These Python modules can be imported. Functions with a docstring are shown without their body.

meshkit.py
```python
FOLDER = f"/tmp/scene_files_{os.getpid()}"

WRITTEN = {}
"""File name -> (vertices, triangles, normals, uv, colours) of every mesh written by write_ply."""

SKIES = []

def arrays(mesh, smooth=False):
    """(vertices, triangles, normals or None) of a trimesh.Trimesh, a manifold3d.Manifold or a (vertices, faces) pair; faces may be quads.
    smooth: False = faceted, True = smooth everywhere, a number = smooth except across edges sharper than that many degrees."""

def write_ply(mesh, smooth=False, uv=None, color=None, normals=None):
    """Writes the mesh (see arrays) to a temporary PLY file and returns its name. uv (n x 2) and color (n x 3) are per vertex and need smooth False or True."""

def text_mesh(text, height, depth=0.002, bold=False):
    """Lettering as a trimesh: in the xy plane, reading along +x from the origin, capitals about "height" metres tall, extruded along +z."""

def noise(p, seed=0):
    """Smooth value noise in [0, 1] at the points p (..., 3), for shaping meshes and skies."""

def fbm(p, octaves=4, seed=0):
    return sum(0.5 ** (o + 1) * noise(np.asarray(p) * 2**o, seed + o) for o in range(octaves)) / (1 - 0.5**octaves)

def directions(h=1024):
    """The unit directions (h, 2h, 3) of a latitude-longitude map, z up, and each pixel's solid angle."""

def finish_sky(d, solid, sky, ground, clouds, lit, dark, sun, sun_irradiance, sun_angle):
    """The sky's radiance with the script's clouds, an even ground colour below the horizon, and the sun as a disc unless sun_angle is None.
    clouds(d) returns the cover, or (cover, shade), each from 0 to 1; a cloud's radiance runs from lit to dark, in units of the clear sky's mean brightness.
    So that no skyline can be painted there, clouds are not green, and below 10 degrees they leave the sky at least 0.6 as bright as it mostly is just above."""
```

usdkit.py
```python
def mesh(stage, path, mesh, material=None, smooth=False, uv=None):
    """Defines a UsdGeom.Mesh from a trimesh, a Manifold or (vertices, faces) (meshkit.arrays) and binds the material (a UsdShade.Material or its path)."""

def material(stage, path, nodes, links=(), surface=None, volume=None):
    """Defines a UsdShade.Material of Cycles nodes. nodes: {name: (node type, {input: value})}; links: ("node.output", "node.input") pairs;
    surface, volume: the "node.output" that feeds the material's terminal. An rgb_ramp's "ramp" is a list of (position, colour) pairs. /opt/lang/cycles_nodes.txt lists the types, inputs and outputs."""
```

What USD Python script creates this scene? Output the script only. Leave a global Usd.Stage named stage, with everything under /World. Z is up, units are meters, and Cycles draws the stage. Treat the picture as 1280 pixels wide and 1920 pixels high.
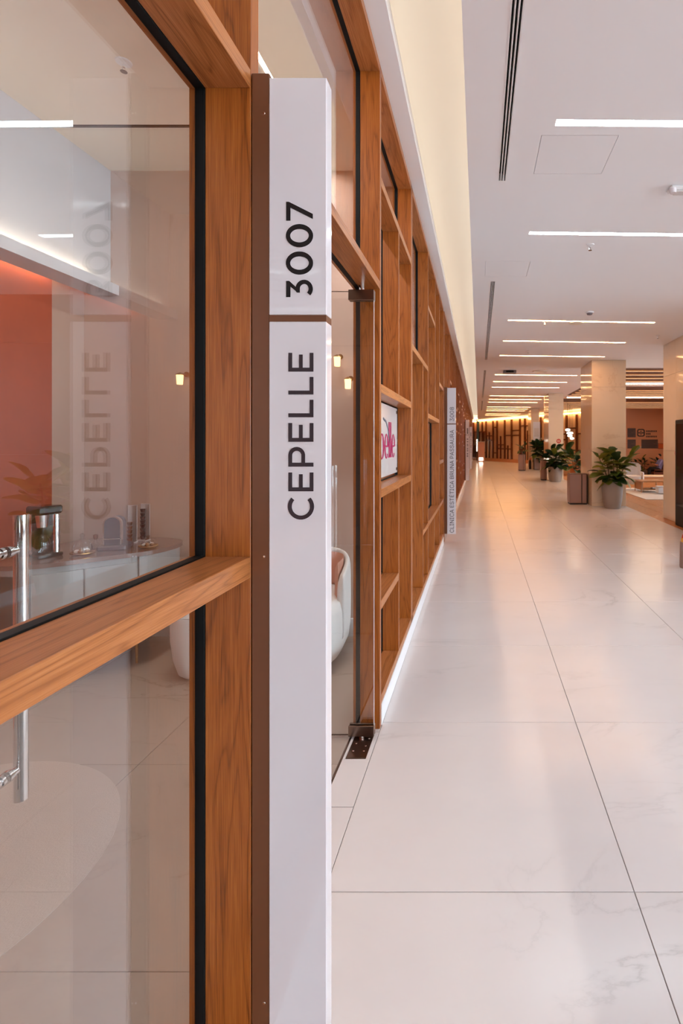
import math, random
import numpy as np, trimesh, manifold3d as m3
import shapely.geometry as sg, shapely.affinity as sa, shapely.ops as so
import usdkit, meshkit
from pxr import Usd, UsdGeom, UsdLux, UsdShade, Gf, Sdf

stage = Usd.Stage.CreateInMemory()
UsdGeom.SetStageUpAxis(stage, UsdGeom.Tokens.z)
UsdGeom.SetStageMetersPerUnit(stage, 1.0)
UsdGeom.Xform.Define(stage, '/World')
R = random.Random(7)

# ---------------------------------------------------------------- camera, sky, exposure
F, U0, V0, H = 957.0, 897.0, 830.0, 1.45          # focal length and vanishing point in pixels of 1280x1920, eye height
cam = UsdGeom.Camera.Define(stage, '/World/camera')
cam.AddTranslateOp().Set(Gf.Vec3d(0, 0, H))
cam.AddRotateXOp().Set(90.0)
cam.CreateHorizontalApertureAttr(24.0)
cam.CreateVerticalApertureAttr(36.0)
cam.CreateFocalLengthAttr(24.0 * F / 1280)
cam.CreateHorizontalApertureOffsetAttr(24.0 * (640 - U0) / 1280)
cam.CreateVerticalApertureOffsetAttr(24.0 * (V0 - 960) / 1280)
cam.CreateFStopAttr(8.0)
cam.CreateFocusDistanceAttr(1.25)
cam.CreateExposureAttr(0.85)

DAY = 1.6            # overcast daylight outside the glazed ends
BAR = 17.0           # linear ceiling lamps
COVE = 3.4           # warm strips in the coves
dome = UsdLux.DomeLight.Define(stage, '/World/sky')
dome.CreateIntensityAttr(DAY)
dome.CreateColorAttr(Gf.Vec3f(0.78, 0.96, 1.09))


def px(u, v, Y):
    return np.array([(u - U0) * Y / F, Y, H - (v - V0) * Y / F])


# ---------------------------------------------------------------- helpers
used = {}


def numbered(path):
    n = used.get(path, 0)
    used[path] = n + 1
    return path if n == 0 else f'{path}_{n:03d}'


def tag(p, label=None, cat=None, group=None, kind=None):
    for k, v in (('label', label), ('category', cat), ('group', group), ('kind', kind)):
        if v:
            p.SetCustomDataByKey(k, v)
    return p


def thing(name, label, cat, loc=(0, 0, 0), rz=0.0, group=None, kind=None):
    x = UsdGeom.Xform.Define(stage, numbered('/World/' + name))
    if any(loc):
        x.AddTranslateOp().Set(Gf.Vec3d(*map(float, loc)))
    if rz:
        x.AddRotateZOp().Set(float(rz))
    return tag(x.GetPrim(), label, cat, group, kind)


def obj(name, mesh, mat, parent=None, smooth=30, label=None, kind=None):
    base = str(parent.GetPath()) if parent is not None else '/World'
    p = usdkit.mesh(stage, numbered(base + '/' + name), mesh, M[mat], smooth=smooth).GetPrim()
    return tag(p, label, None, None, kind)


def cat_(ms):
    return trimesh.util.concatenate([m for m in ms if m is not None])


def bx(x0, x1, y0, y1, z0, z1, c=0.0):
    """Box, with chamfered edges when c > 0."""
    x0, x1 = min(x0, x1), max(x0, x1); y0, y1 = min(y0, y1), max(y0, y1); z0, z1 = min(z0, z1), max(z0, z1)
    if c <= 0:
        m = trimesh.creation.box((x1 - x0, y1 - y0, z1 - z0))
        m.apply_translation(((x0 + x1) / 2, (y0 + y1) / 2, (z0 + z1) / 2))
        return m
    c = min(c, .45 * min(x1 - x0, y1 - y0, z1 - z0))
    pts = []
    for xs in ((x0, 1), (x1, -1)):
        for ys in ((y0, 1), (y1, -1)):
            for zs in ((z0, 1), (z1, -1)):
                for k in range(3):
                    q = [xs[0] + xs[1] * c, ys[0] + ys[1] * c, zs[0] + zs[1] * c]
                    q[k] = (xs, ys, zs)[k][0]
                    pts.append(q)
    return trimesh.convex.convex_hull(np.array(pts))


def xform(m, loc=(0, 0, 0), rz=0, rx=0, ry=0):
    T = trimesh.transformations
    m = m.copy()
    m.apply_transform(T.euler_matrix(math.radians(rx), math.radians(ry), math.radians(rz)))
    m.apply_translation(loc)
    return m


def lathe(profile, n=32, loc=(0, 0, 0)):
    m = trimesh.creation.revolve(np.array(profile, float), sections=n)
    m.apply_translation(loc)
    return m


def tube(a, b, r, n=16):
    return trimesh.creation.cylinder(radius=r, segment=np.array([a, b], float), sections=n)


def cone(a, b, ra, rb, n=14):
    a, b = np.array(a, float), np.array(b, float)
    d = b - a; L = np.linalg.norm(d)
    m = trimesh.creation.revolve(np.array([[0, 0], [ra, 0], [rb, L], [0, L]]), sections=n)
    m.apply_transform(trimesh.geometry.align_vectors([0, 0, 1], d / L))
    m.apply_translation(a)
    return m


def ext(poly, h, z=0.0):
    gs = getattr(poly, 'geoms', [poly])
    m = cat_([trimesh.creation.extrude_polygon(g, h, engine='earcut') for g in gs])
    m.apply_translation((0, 0, z))
    return m


def chaikin(p, n=3):
    p = np.array(p, float)
    for _ in range(n):
        q = np.roll(p, -1, 0)
        p = np.stack([.75 * p + .25 * q, .25 * p + .75 * q], 1).reshape(-1, 2)
    return p


def grid_mesh(P, closed_u=False):
    """Surface through an (n, m, 3) grid of points; rows closed when closed_u."""
    n, m = P.shape[:2]
    f = []
    for i in range(n - 1):
        for j in range(m if closed_u else m - 1):
            a, b = i * m + j, i * m + (j + 1) % m
            f += [[a, b, b + m], [a, b + m, a + m]]
    return trimesh.Trimesh(P.reshape(-1, 3), f, process=False)


def loft(rings, cap=True):
    """Solid through rings (k, m, 3), capped by fans."""
    P = np.array(rings, float)
    m = grid_mesh(P, True)
    if not cap:
        return m
    v, f, k, n = list(m.vertices), list(m.faces), P.shape[0], P.shape[1]
    for row, flip in ((0, True), (k - 1, False)):
        v.append(P[row].mean(0)); c = len(v) - 1
        for j in range(n):
            a, b = row * n + j, row * n + (j + 1) % n
            f.append([c, b, a] if flip else [c, a, b])
    t = trimesh.Trimesh(v, f, process=False)
    t.fix_normals()
    return t


def blob(joints, bones, edge=.02, it=8):
    """One continuous body: hulls of spheres along bones, fused and smoothed."""
    parts = []
    for a, b in bones:
        (pa, ra), (pb, rb) = joints[a], joints[b]
        s = m3.Manifold.batch_hull([m3.Manifold.sphere(ra, 16).translate(pa), m3.Manifold.sphere(rb, 16).translate(pb)])
        parts.append(s)
    m = m3.Manifold.batch_boolean(parts, m3.OpType.Add).refine_to_length(edge)
    q = m.to_mesh()
    t = trimesh.Trimesh(q.vert_properties[:, :3], q.tri_verts, process=True)
    trimesh.smoothing.filter_taubin(t, iterations=it)
    return t


# ---------------------------------------------------------------- materials
M = {}


def srgb(r, g, b):
    return tuple((c / 255 / 12.92) if c / 255 <= .04045 else ((c / 255 + .055) / 1.055) ** 2.4 for c in (r, g, b))


def mat(name, color, rough=.5, metal=0.0, spec=.5, coat=0.0, noise=0.0, nscale=8.0, bump=0.0, bscale=200.0, emit=None, est=0.0, sheen=0.0):
    nodes = {'p': ('principled_bsdf', dict(base_color=color, roughness=rough, metallic=metal, specular_ior_level=spec, coat_weight=coat, sheen_weight=sheen))}
    if emit:
        nodes['p'][1].update(emission_color=emit, emission_strength=est)
    links = []
    if noise or bump:
        nodes['g'] = ('geometry', {})
    if noise:
        nodes['n'] = ('noise_texture', dict(scale=nscale, detail=5.0, roughness=.6))
        nodes['r'] = ('rgb_ramp', {'ramp': [(.25, tuple(c * (1 - noise) for c in color)), (.75, tuple(min(1, c * (1 + noise)) for c in color))]})
        links += [('g.position', 'n.vector'), ('n.fac', 'r.fac'), ('r.color', 'p.base_color')]
    if bump:
        nodes['bn'] = ('noise_texture', dict(scale=bscale, detail=3.0))
        nodes['b'] = ('bump', dict(strength=bump, distance=.004))
        links += [('g.position', 'bn.vector'), ('bn.fac', 'b.height'), ('b.normal', 'p.normal')]
    M[name] = usdkit.material(stage, '/World/Looks/' + name, nodes, links, surface='p.BSDF')


def wood(name, axis, dark, mid, light, rough=.32, grain=1.0):
    """Veneer with long fibres and cathedral figure running along the axis (0 x, 1 y, 2 z)."""
    long_ = [13.0, 13.0, 13.0]; long_[axis] = 1.1
    fib = [420.0, 420.0, 420.0]; fib[axis] = 9.0
    nodes = {
        'g': ('geometry', {}),
        'm1': ('mapping', dict(scale=tuple(long_))), 'n1': ('noise_texture', dict(scale=1.0, detail=2.5, roughness=.45, distortion=.35)),
        'k': ('math', dict(math_type='multiply', value2=9.0)), 'fr': ('math', dict(math_type='pingpong', value2=.5)),
        'r1': ('rgb_ramp', {'ramp': [(0.0, (0, 0, 0)), (.14, (.7, .7, .7)), (.5, (1, 1, 1))]}),
        'm2': ('mapping', dict(scale=tuple(fib))), 'n2': ('noise_texture', dict(scale=1.0, detail=3.0, roughness=.6)),
        'a': ('math', dict(math_type='multiply_add', value2=.20, value3=.18)),
        'b': ('math', dict(math_type='multiply_add', value2=.62 * grain)),
        'c': ('rgb_ramp', {'ramp': [(.38, dark), (.66, mid), (.9, light)]}),
        'bp': ('bump', dict(strength=.08, distance=.002)),
        'p': ('principled_bsdf', dict(roughness=rough, specular_ior_level=.42)),
    }
    links = [('g.position', 'm1.vector'), ('m1.vector', 'n1.vector'), ('n1.fac', 'k.value1'), ('k.value', 'fr.value1'), ('fr.value', 'r1.fac'),
             ('g.position', 'm2.vector'), ('m2.vector', 'n2.vector'), ('r1.color', 'a.value1'), ('n2.fac', 'b.value1'), ('a.value', 'b.value3'),
             ('b.value', 'c.fac'), ('c.color', 'p.base_color'), ('n2.fac', 'bp.height'), ('bp.normal', 'p.normal')]
    M[name] = usdkit.material(stage, '/World/Looks/' + name, nodes, links, surface='p.BSDF')


def marble(name, base, vein, rough, vscale=.55, seed=0.0, contrast=.35, coat=0.0):
    nodes = {
        'g': ('geometry', {}), 'm': ('mapping', dict(location=(seed, seed * .7, 0), rotation=(0, 0, .6), scale=(1.0, 1.9, 1.4))),
        'n0': ('noise_texture', dict(scale=vscale * 1.5, detail=7.0, roughness=.58, distortion=.9)),
        's': ('math', dict(math_type='subtract', value2=.5)), 'ab': ('math', dict(math_type='absolute')),
        'r': ('rgb_ramp', {'ramp': [(0.0, (1, 1, 1)), (.010, (.35, .35, .35)), (.03, (0, 0, 0))]}),
        'nm': ('noise_texture', dict(scale=vscale * 1.2, detail=2.0)), 'rm': ('rgb_ramp', {'ramp': [(.48, (0, 0, 0)), (.66, (1, 1, 1))]}),
        'mm': ('math', dict(math_type='multiply')), 'mk': ('math', dict(math_type='multiply', value2=contrast)),
        'n3': ('noise_texture', dict(scale=vscale * 2.2, detail=6.0, roughness=.65)),
        'r3': ('rgb_ramp', {'ramp': [(.3, tuple(c * .955 for c in base)), (.7, base)]}),
        'mx': ('mix_color', dict(b=vein)),
        'p': ('principled_bsdf', dict(roughness=rough, specular_ior_level=.5, coat_weight=coat, coat_roughness=.06)),
    }
    links = [('g.position', 'm.vector'), ('m.vector', 'n0.vector'), ('n0.fac', 's.value1'), ('s.value', 'ab.value1'), ('ab.value', 'r.fac'),
             ('m.vector', 'nm.vector'), ('nm.fac', 'rm.fac'), ('r.color', 'mm.value1'), ('rm.color', 'mm.value2'), ('mm.value', 'mk.value1'), ('mk.value', 'mx.fac'),
             ('m.vector', 'n3.vector'), ('n3.fac', 'r3.fac'), ('r3.color', 'mx.a'), ('mx.result', 'p.base_color')]
    M[name] = usdkit.material(stage, '/World/Looks/' + name, nodes, links, surface='p.BSDF')


def glass(name, tint=(.992, .995, .994), base=.08):
    """Clear pane: straight transparency with a mirror part by Schlick's law, the same from both sides."""
    nodes = {
        'lw': ('layer_weight', dict(blend=.5)), 'pw': ('math', dict(math_type='power', value2=5.0)),
        'sc': ('math', dict(math_type='multiply_add', value2=1 - base, value3=base)),
        't': ('transparent_bsdf', dict(color=tint)), 'gl': ('glossy_bsdf', dict(color=(1, 1, 1), roughness=0.0)), 'mx': ('mix_closure', {}),
    }
    links = [('lw.facing', 'pw.value1'), ('pw.value', 'sc.value1'), ('sc.value', 'mx.fac'), ('t.BSDF', 'mx.closure1'), ('gl.BSDF', 'mx.closure2')]
    M[name] = usdkit.material(stage, '/World/Looks/' + name, nodes, links, surface='mx.closure')


def emitter(name, color, strength):
    M[name] = usdkit.material(stage, '/World/Looks/' + name, {'e': ('emission', dict(color=color, strength=strength))}, surface='e.emission')


WD, WM, WL = srgb(108, 53, 17), srgb(155, 83, 29), srgb(178, 106, 46)
wood('wood_upright', 2, WD, WM, WL)
wood('wood_rail', 1, srgb(126, 70, 32), srgb(172, 104, 56), srgb(194, 130, 80))
wood('wood_cross', 0, WD, WM, WL)
wood('wood_dark', 2, srgb(70, 34, 14), srgb(104, 54, 22), srgb(130, 74, 34))
wood('wood_floor', 1, srgb(140, 84, 44), srgb(186, 122, 72), srgb(206, 146, 92), rough=.25)
marble('floor_tile', srgb(223, 215, 214), srgb(150, 142, 140), .19, seed=3.1, contrast=.28)
marble('floor_tile_b', srgb(225, 217, 216), srgb(150, 142, 140), .19, seed=11.4, contrast=.22)
mat('grout', srgb(170, 160, 154), .8)
marble('store_floor', srgb(176, 158, 146), srgb(120, 100, 88), .25, vscale=.9, seed=5.0, contrast=.6)
marble('stone_beige', srgb(232, 212, 186), srgb(204, 176, 146), .10, vscale=.7, seed=8.0, contrast=.5, coat=.4)
mat('plaster', srgb(240, 239, 241), .85)
mat('plaster_warm', srgb(236, 226, 212), .85)
mat('plaster_beige', srgb(186, 158, 144), .8)
mat('plaster_grey', srgb(206, 203, 206), .8)
mat('terracotta', srgb(164, 72, 42), .75, noise=.08, nscale=4)
mat('white_paint', srgb(232, 230, 230), .45)
mat('rubber_black', srgb(9, 8, 8), .55, spec=.2)
mat('acrylic_white', srgb(218, 209, 211), .09, coat=.5)
mat('bronze', srgb(112, 66, 40), .42, metal=.2, noise=.03, nscale=90)
mat('ink', srgb(24, 16, 16), .5, spec=.3)
mat('ink_soft', srgb(54, 41, 45), .5, spec=.3)
mat('ink_grey', srgb(120, 112, 118), .5)
mat('magenta', srgb(170, 14, 84), .4)
mat('logo_grey', srgb(96, 104, 120), .4)
mat('acrylic_sheet', srgb(214, 208, 206), .2)
mat('chrome', (.86, .86, .86), .05, metal=1.0)
mat('steel', srgb(150, 132, 122), .22, metal=1.0)
mat('brass', srgb(196, 150, 92), .25, metal=1.0)
mat('dark_slot', srgb(16, 14, 14), .7)
mat('fabric_white', srgb(226, 221, 218), .9, bump=.35, bscale=260, sheen=.2)
mat('fabric_peach', srgb(206, 150, 128), .9, bump=.3, bscale=260)
mat('lacquer_grey', srgb(158, 160, 160), .22, coat=.2)
mat('lacquer_top', srgb(122, 98, 90), .12, coat=.4)
mat('black_gloss', srgb(20, 17, 17), .12, coat=.3)
mat('dark_purple', srgb(70, 60, 68), .2)
mat('capsule_copper', srgb(150, 92, 56), .3, metal=.8)
mat('capsule_dark', srgb(58, 32, 34), .3, metal=.6)
mat('tray_wood', srgb(150, 108, 66), .35)
mat('rug_white', srgb(222, 216, 210), .95, bump=.4, bscale=160)
mat('rug_store', srgb(184, 168, 157), .95, bump=.4, bscale=160)
mat('pot_grey', srgb(150, 136, 126), .55, noise=.04, nscale=14)
mat('pot_brown', srgb(126, 102, 92), .6, noise=.05, nscale=14)
mat('pot_orange', srgb(172, 98, 48), .6)
mat('soil', srgb(52, 38, 28), .95, bump=.8, bscale=60)
mat('bark', srgb(92, 72, 54), .85)
for i, c in enumerate([(60, 82, 30), (98, 108, 40), (38, 62, 30), (124, 122, 46), (28, 56, 40)]):
    k = f'leaf_{i}'
    col = srgb(*c)
    M[k] = usdkit.material(stage, '/World/Looks/' + k, {
        'g': ('geometry', {}), 'n': ('noise_texture', dict(scale=14.0, detail=3.0)),
        'r': ('rgb_ramp', {'ramp': [(.3, tuple(x * .75 for x in col)), (.7, tuple(x * 1.2 for x in col))]}),
        'p': ('principled_bsdf', dict(roughness=.32, specular_ior_level=.5)), 't': ('translucent_bsdf', dict(color=tuple(min(1, x * 1.6) for x in col))),
        'mx': ('mix_closure', dict(fac=.18))},
        [('g.position', 'n.vector'), ('n.fac', 'r.fac'), ('r.color', 'p.base_color'), ('p.BSDF', 'mx.closure1'), ('t.BSDF', 'mx.closure2')], surface='mx.closure')
mat('bin_mauve', srgb(150, 116, 102), .35, metal=.3)
mat('black_matt', srgb(18, 16, 15), .55)
mat('red', srgb(196, 28, 30), .45)
mat('yellow', srgb(220, 150, 40), .45)
mat('orange_paint', srgb(206, 96, 34), .6)
mat('poster_white', srgb(222, 226, 236), .35)
mat('panel_cream', srgb(226, 196, 162), .5)
mat('lounge_wall', srgb(214, 152, 112), .6)
mat('lounge_soffit', srgb(120, 92, 78), .7)
mat('sign_brown', srgb(84, 54, 40), .5)
mat('sign_dark', srgb(44, 28, 22), .5)
mat('slat_orange', srgb(214, 148, 92), .5)
mat('green_screen', srgb(36, 70, 62), .3)
mat('shirt_lavender', srgb(140, 140, 196), .85)
mat('trousers_dark', srgb(24, 22, 26), .85)
mat('skin', srgb(190, 128, 100), .55)
mat('hair_dark', srgb(24, 17, 14), .6)
mat('leather_brown', srgb(104, 52, 34), .5)
mat('table_wood', srgb(172, 122, 78), .35)
glass('glass_clear')
glass('glass_door', (.985, .993, .989))
glass('glass_small', (.96, .97, .97), .07)
emitter('lamp_bar', (.85, 1.0, 1.06), BAR)
emitter('lamp_bar_warm', (1.0, .50, .215), 25.0)
emitter('lamp_cove', (1.0, .95, .86), COVE)
emitter('lamp_cove_end', (1.0, .86, .70), 4.0)
emitter('lamp_room', (1.0, .86, .72), 24.0)
emitter('lamp_line', (1.0, .94, .86), 125.0)
emitter('lamp_lounge', (1.0, .70, .44), 24.0)
emitter('lamp_soffit', (1.0, .84, .62), 4.6)
emitter('lamp_terracotta', (1.0, .70, .42), 9.0)
emitter('lamp_far', (1.0, .55, .22), 16.0)
emitter('lamp_slat', (1.0, .58, .28), 1.1)
emitter('lamp_amber', (1.0, .58, .22), 2.2)
emitter('lamp_small', (1.0, .88, .72), 5.0)

# ---------------------------------------------------------------- setting: floors
XW = -.5                       # front face of the timber wall on the left
CEIL = 3.335
fl = thing('floor', 'pale veined polished stone floor of the corridor in large square tiles', 'floor', kind='structure')
obj('grout_bed', bx(-.63, 3.37, -7, 46, -.06, -.006), 'grout', fl)
JX, JY = -.4976, 1.648
for i in range(4):
    for j in range(-9, 45):
        x0, y0 = JX + i, JY + j
        x1 = min(x0 + 1, 3.372)
        if y0 > 45: continue
        obj('tile', bx(x0 + .0013, x1 - .0013, y0 + .0013, y0 + .9987, -.02, 0, .0012), 'floor_tile' if R.random() < .6 else 'floor_tile_b', fl, smooth=False)
for (y0, y1) in ((1.13, 2.03), (2.034, 2.34), (2.56, 2.62)):
    obj('threshold_tile', bx(-.624, JX - .0013, y0, y1, -.02, 0, .001), 'floor_tile', fl, smooth=False)
obj('threshold_tile', bx(-.624, -.612, 2.342, 2.556, -.02, 0, .001), 'floor_tile', fl, smooth=False)
obj('threshold_tile', bx(-.518, JX - .0013, 2.342, 2.556, -.02, 0, .001), 'floor_tile', fl, smooth=False)
obj('sill_strip', bx(-.632, -.625, 1.13, 2.62, -.02, .0008), 'steel', fl)

sf = thing('floor', 'brownish stone floor inside the clinic room behind the glass', 'floor', kind='structure')
for i in range(3):
    for j in range(7):
        x1 = -.633 - i * .9; y0 = -2.2 + j * .9
        obj('tile', bx(x1 - .8985, x1 - .0012, y0, min(y0 + .8985, 3.83), -.02, 0, .001), 'store_floor', sf, smooth=False)
obj('grout_bed', bx(-3.0, -.633, -2.2, 3.83, -.06, -.004), 'grout', sf)

lf = thing('floor', 'orange timber floor of the lounge beside the corridor', 'floor', kind='structure')
for k in range(24):
    x0 = 3.374 + k * .36
    obj('plank', bx(x0, x0 + .357, -7, 22, -.03, -.001), 'wood_floor', lf, smooth=False)
obj('lower_floor', bx(3.374, 13, 22, 46, -.53, -.5), 'wood_floor', lf)
obj('step_riser', bx(3.374, 3.40, 22, 46, -.53, -.005), 'panel_cream', lf)
obj('step_riser', bx(3.374, 13, 21.96, 22, -.53, -.031), 'panel_cream', lf)

# ---------------------------------------------------------------- setting: ceiling, with its lamps, air slots and hatches
VENTS = [(-1.93, 3.674), (5.97, 11.6), (13.3, 21.7), (23.0, 30.5)]
BARS = [(-5.0, 0), (-3.4, 0), (-1.8, 0), (1.4, .01), (3.007, .014), (4.59, .03), (7.86, .07), (9.45, .075), (11.05, .07), (14.15, .085), (15.75, .09), (17.35, .08), (20.55, .08), (22.15, .08), (23.75, .09),
        (26.95, .09), (28.55, .1), (30.15, .1), (33.3, .11), (35.0, .11)]
VX = (.1405, .1945)
cpoly = sg.Polygon([(-.073, -7), (8, -7), (8, 6.5), (3.6, 6.5), (3.6, 9.9), (12, 9.9), (12, 12.9), (3.5, 12.9), (3.5, 34), (1.5, 46), (-.073, 46)])
holes = [sg.box(VX[0], a, VX[1], b) for a, b in VENTS]
bars = []
for y, t in BARS:
    b = sa.rotate(sg.box(.455, y - .03, 2.77, y + .03), math.degrees(math.atan(t)), origin=(.455, y))
    bars.append(b); holes.append(b)
hatch = [(.385, .86, 3.13, 3.58), (.07, .54, 5.3, 5.78)]
for a, b, c, d in hatch:
    holes.append(sg.box(a, c, b, d).difference(sg.box(a + .0025, c + .0025, b - .0025, d - .0025)))
cl = thing('ceiling', 'smooth white plaster ceiling of the corridor', 'ceiling', kind='structure')
obj('plaster_slab', ext(cpoly.difference(so.unary_union(holes)), .05, CEIL), 'plaster', cl, smooth=False)
obj('upper_slab', bx(-.05, 12, -7, 46, CEIL + .09, CEIL + .12), 'plaster', cl)
for q, (a, b, c, d) in enumerate(hatch):
    obj('access_panel', bx(a + .0025, b - .0025, c + .0025, d - .0025, CEIL + .0005, CEIL + .04), 'plaster', cl, smooth=False)
ORD = 'first second third fourth fifth sixth seventh eighth ninth tenth eleventh twelfth thirteenth fourteenth fifteenth sixteenth seventeenth'.split()
WHERE = {3.007: 'nearest linear ceiling light, cut by the right edge of the photo', 4.59: 'second nearest linear ceiling light, beside the small sprinkler',
         7.86: 'long linear ceiling light above the round ceiling disc', 9.45: 'linear ceiling light, middle one of the three before the big beige column',
         11.05: 'linear ceiling light ending at the top of the big beige column'}
for (y, t), b in zip(BARS, bars):
    nth = [a for a, _ in BARS if a > 2].index(y) if y > 2 else 0
    lab = WHERE.get(y, f'{ORD[nth]} linear ceiling light of the corridor, counted from the camera' if y > 12 else 'glowing linear light recessed in the corridor ceiling behind the view')
    g = 'linear corridor ceiling lights' if y > 2 else 'linear ceiling lights behind the view'
    t_ = thing('ceiling_light', lab, 'ceiling light', group=g)
    obj('diffuser', ext(b.buffer(-.003, join_style=2), .01, CEIL + .0015), 'lamp_bar' if y < 7 else 'lamp_bar_warm', t_, smooth=False)
    obj('housing', ext(b.buffer(.012, join_style=2), .03, CEIL + .052), 'white_paint', t_, smooth=False)
for q, (a, b) in enumerate(VENTS):
    v = thing('air_diffuser', ['nearest three-slot air diffuser in the ceiling by the cove', 'second three-slot air diffuser in the ceiling by the cove',
                              'third air diffuser along the cove, far down the ceiling', 'farthest air diffuser in the ceiling by the cove'][q], 'air vent')
    obj('plenum', bx(VX[0], VX[1], a, b, CEIL + .052, CEIL + .07), 'dark_slot', v)
    for i in range(4):
        x = VX[0] + (VX[1] - VX[0]) * i / 3
        w = .0035
        obj('bar', bx(max(x - w, VX[0] - .004), min(x + w, VX[1] + .004), a, b, CEIL - .0015, CEIL + .05), 'white_paint', v)
    for i in range(int((b - a) / .35)):
        pass

# cove over the timber wall
tr = thing('trim', 'white plaster ledge along the top of the timber wall', 'ceiling trim', kind='structure')
obj('ledge', bx(-.77, -.4035, -7, 43, 3.372, 3.43, .002), 'plaster', tr)
obj('ledge_lip', bx(-.425, -.4035, -7, 43, 3.43, 3.45), 'plaster', tr)
ct = thing('ceiling', 'raised cream cove ceiling glowing above the timber wall', 'ceiling', kind='structure')
obj('cove_top', bx(-.66, .3, -7, 43, 3.70, 3.74), 'plaster_warm', ct)
obj('cove_back', bx(-.66, -.62, -7, 43, 3.43, 3.70), 'plaster_warm', ct)
obj('cove_side', bx(.25, .3, -7, 43, CEIL + .12, 3.70), 'plaster_warm', ct)
obj('cove_end', bx(-.66, .3, 43, 43.05, 3.37, 3.74), 'plaster_warm', ct)
cs = thing('cove_light', 'warm light strip hidden in the ceiling cove over the timber wall', 'cove light')
obj('strip', bx(-.03, .0, -6.9, 42.9, CEIL + .125, CEIL + .14), 'lamp_cove', cs)
obj('strip', bx(-.46, -.435, -6.9, 42.9, 3.431, 3.440), 'lamp_cove', cs)
obj('end_strip', bx(-.40, -.08, 42.86, 42.95, 3.40, 3.47), 'lamp_cove_end', cs)

# ---------------------------------------------------------------- setting: timber wall on the left
GX = -.613


def member(parent, name, y0, y1, z0, z1, vertical, x1=XW, inner=True):
    """A timber post or rail, the black gasket behind it and the inner timber behind the glass."""
    m = 'wood_upright' if vertical else 'wood_rail'
    obj(name, bx(-.6, x1, y0, y1, z0, z1, .0012), m, parent, smooth=False)
    e = .003
    if vertical:
        obj('gasket', bx(-.621, -.6, y0 - e, y1 + e, z0, z1, .0008), 'rubber_black', parent, smooth=False)
        if inner: obj('inner_frame', bx(-.634, -.621, y0 - .001, y1 + .001, z0, z1), m, parent, smooth=False)
    else:
        obj('gasket', bx(-.621, -.6, y0, y1, z0 - e, z1 + e, .0008), 'rubber_black', parent, smooth=False)
        if inner: obj('inner_frame', bx(-.634, -.621, y0, y1, z0 - .001, z1 + .001), m, parent, smooth=False)


def pane(parent, y0, y1, z0, z1, mat_='glass_clear', name='glass_pane'):
    obj(name, bx(GX - .0018, GX + .0018, y0, y1, z0, z1), mat_, parent, smooth=False)


HD, HD2, TOP = 2.228, 2.268, 3.33       # door head and top of the glazing
w1 = thing('window_1', 'timber framed clinic window nearest the camera with a deep middle rail', 'window', kind='structure')
member(w1, 'jamb_post', 1.12, 1.16, 0.0, 3.372, True)
member(w1, 'jamb_post', -1.30, -1.26, 0.0, 3.372, True)
member(w1, 'rail', -1.26, 1.12, 1.154, 1.20, False)
member(w1, 'head_rail', -1.26, 1.12, HD, HD2, False)
member(w1, 'top_rail', -1.26, 1.12, TOP, 3.372, False)
member(w1, 'sill', -1.26, 1.12, .03, .07, False)
pane(w1, -1.26, 1.12, .07, 1.154)
pane(w1, -1.26, 1.12, 1.20, HD)
pane(w1, -1.26, 1.12, HD2, TOP)
obj('solid_wall', bx(-.66, XW, -7, -1.30, 0, 3.372), 'wood_upright', w1)

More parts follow.
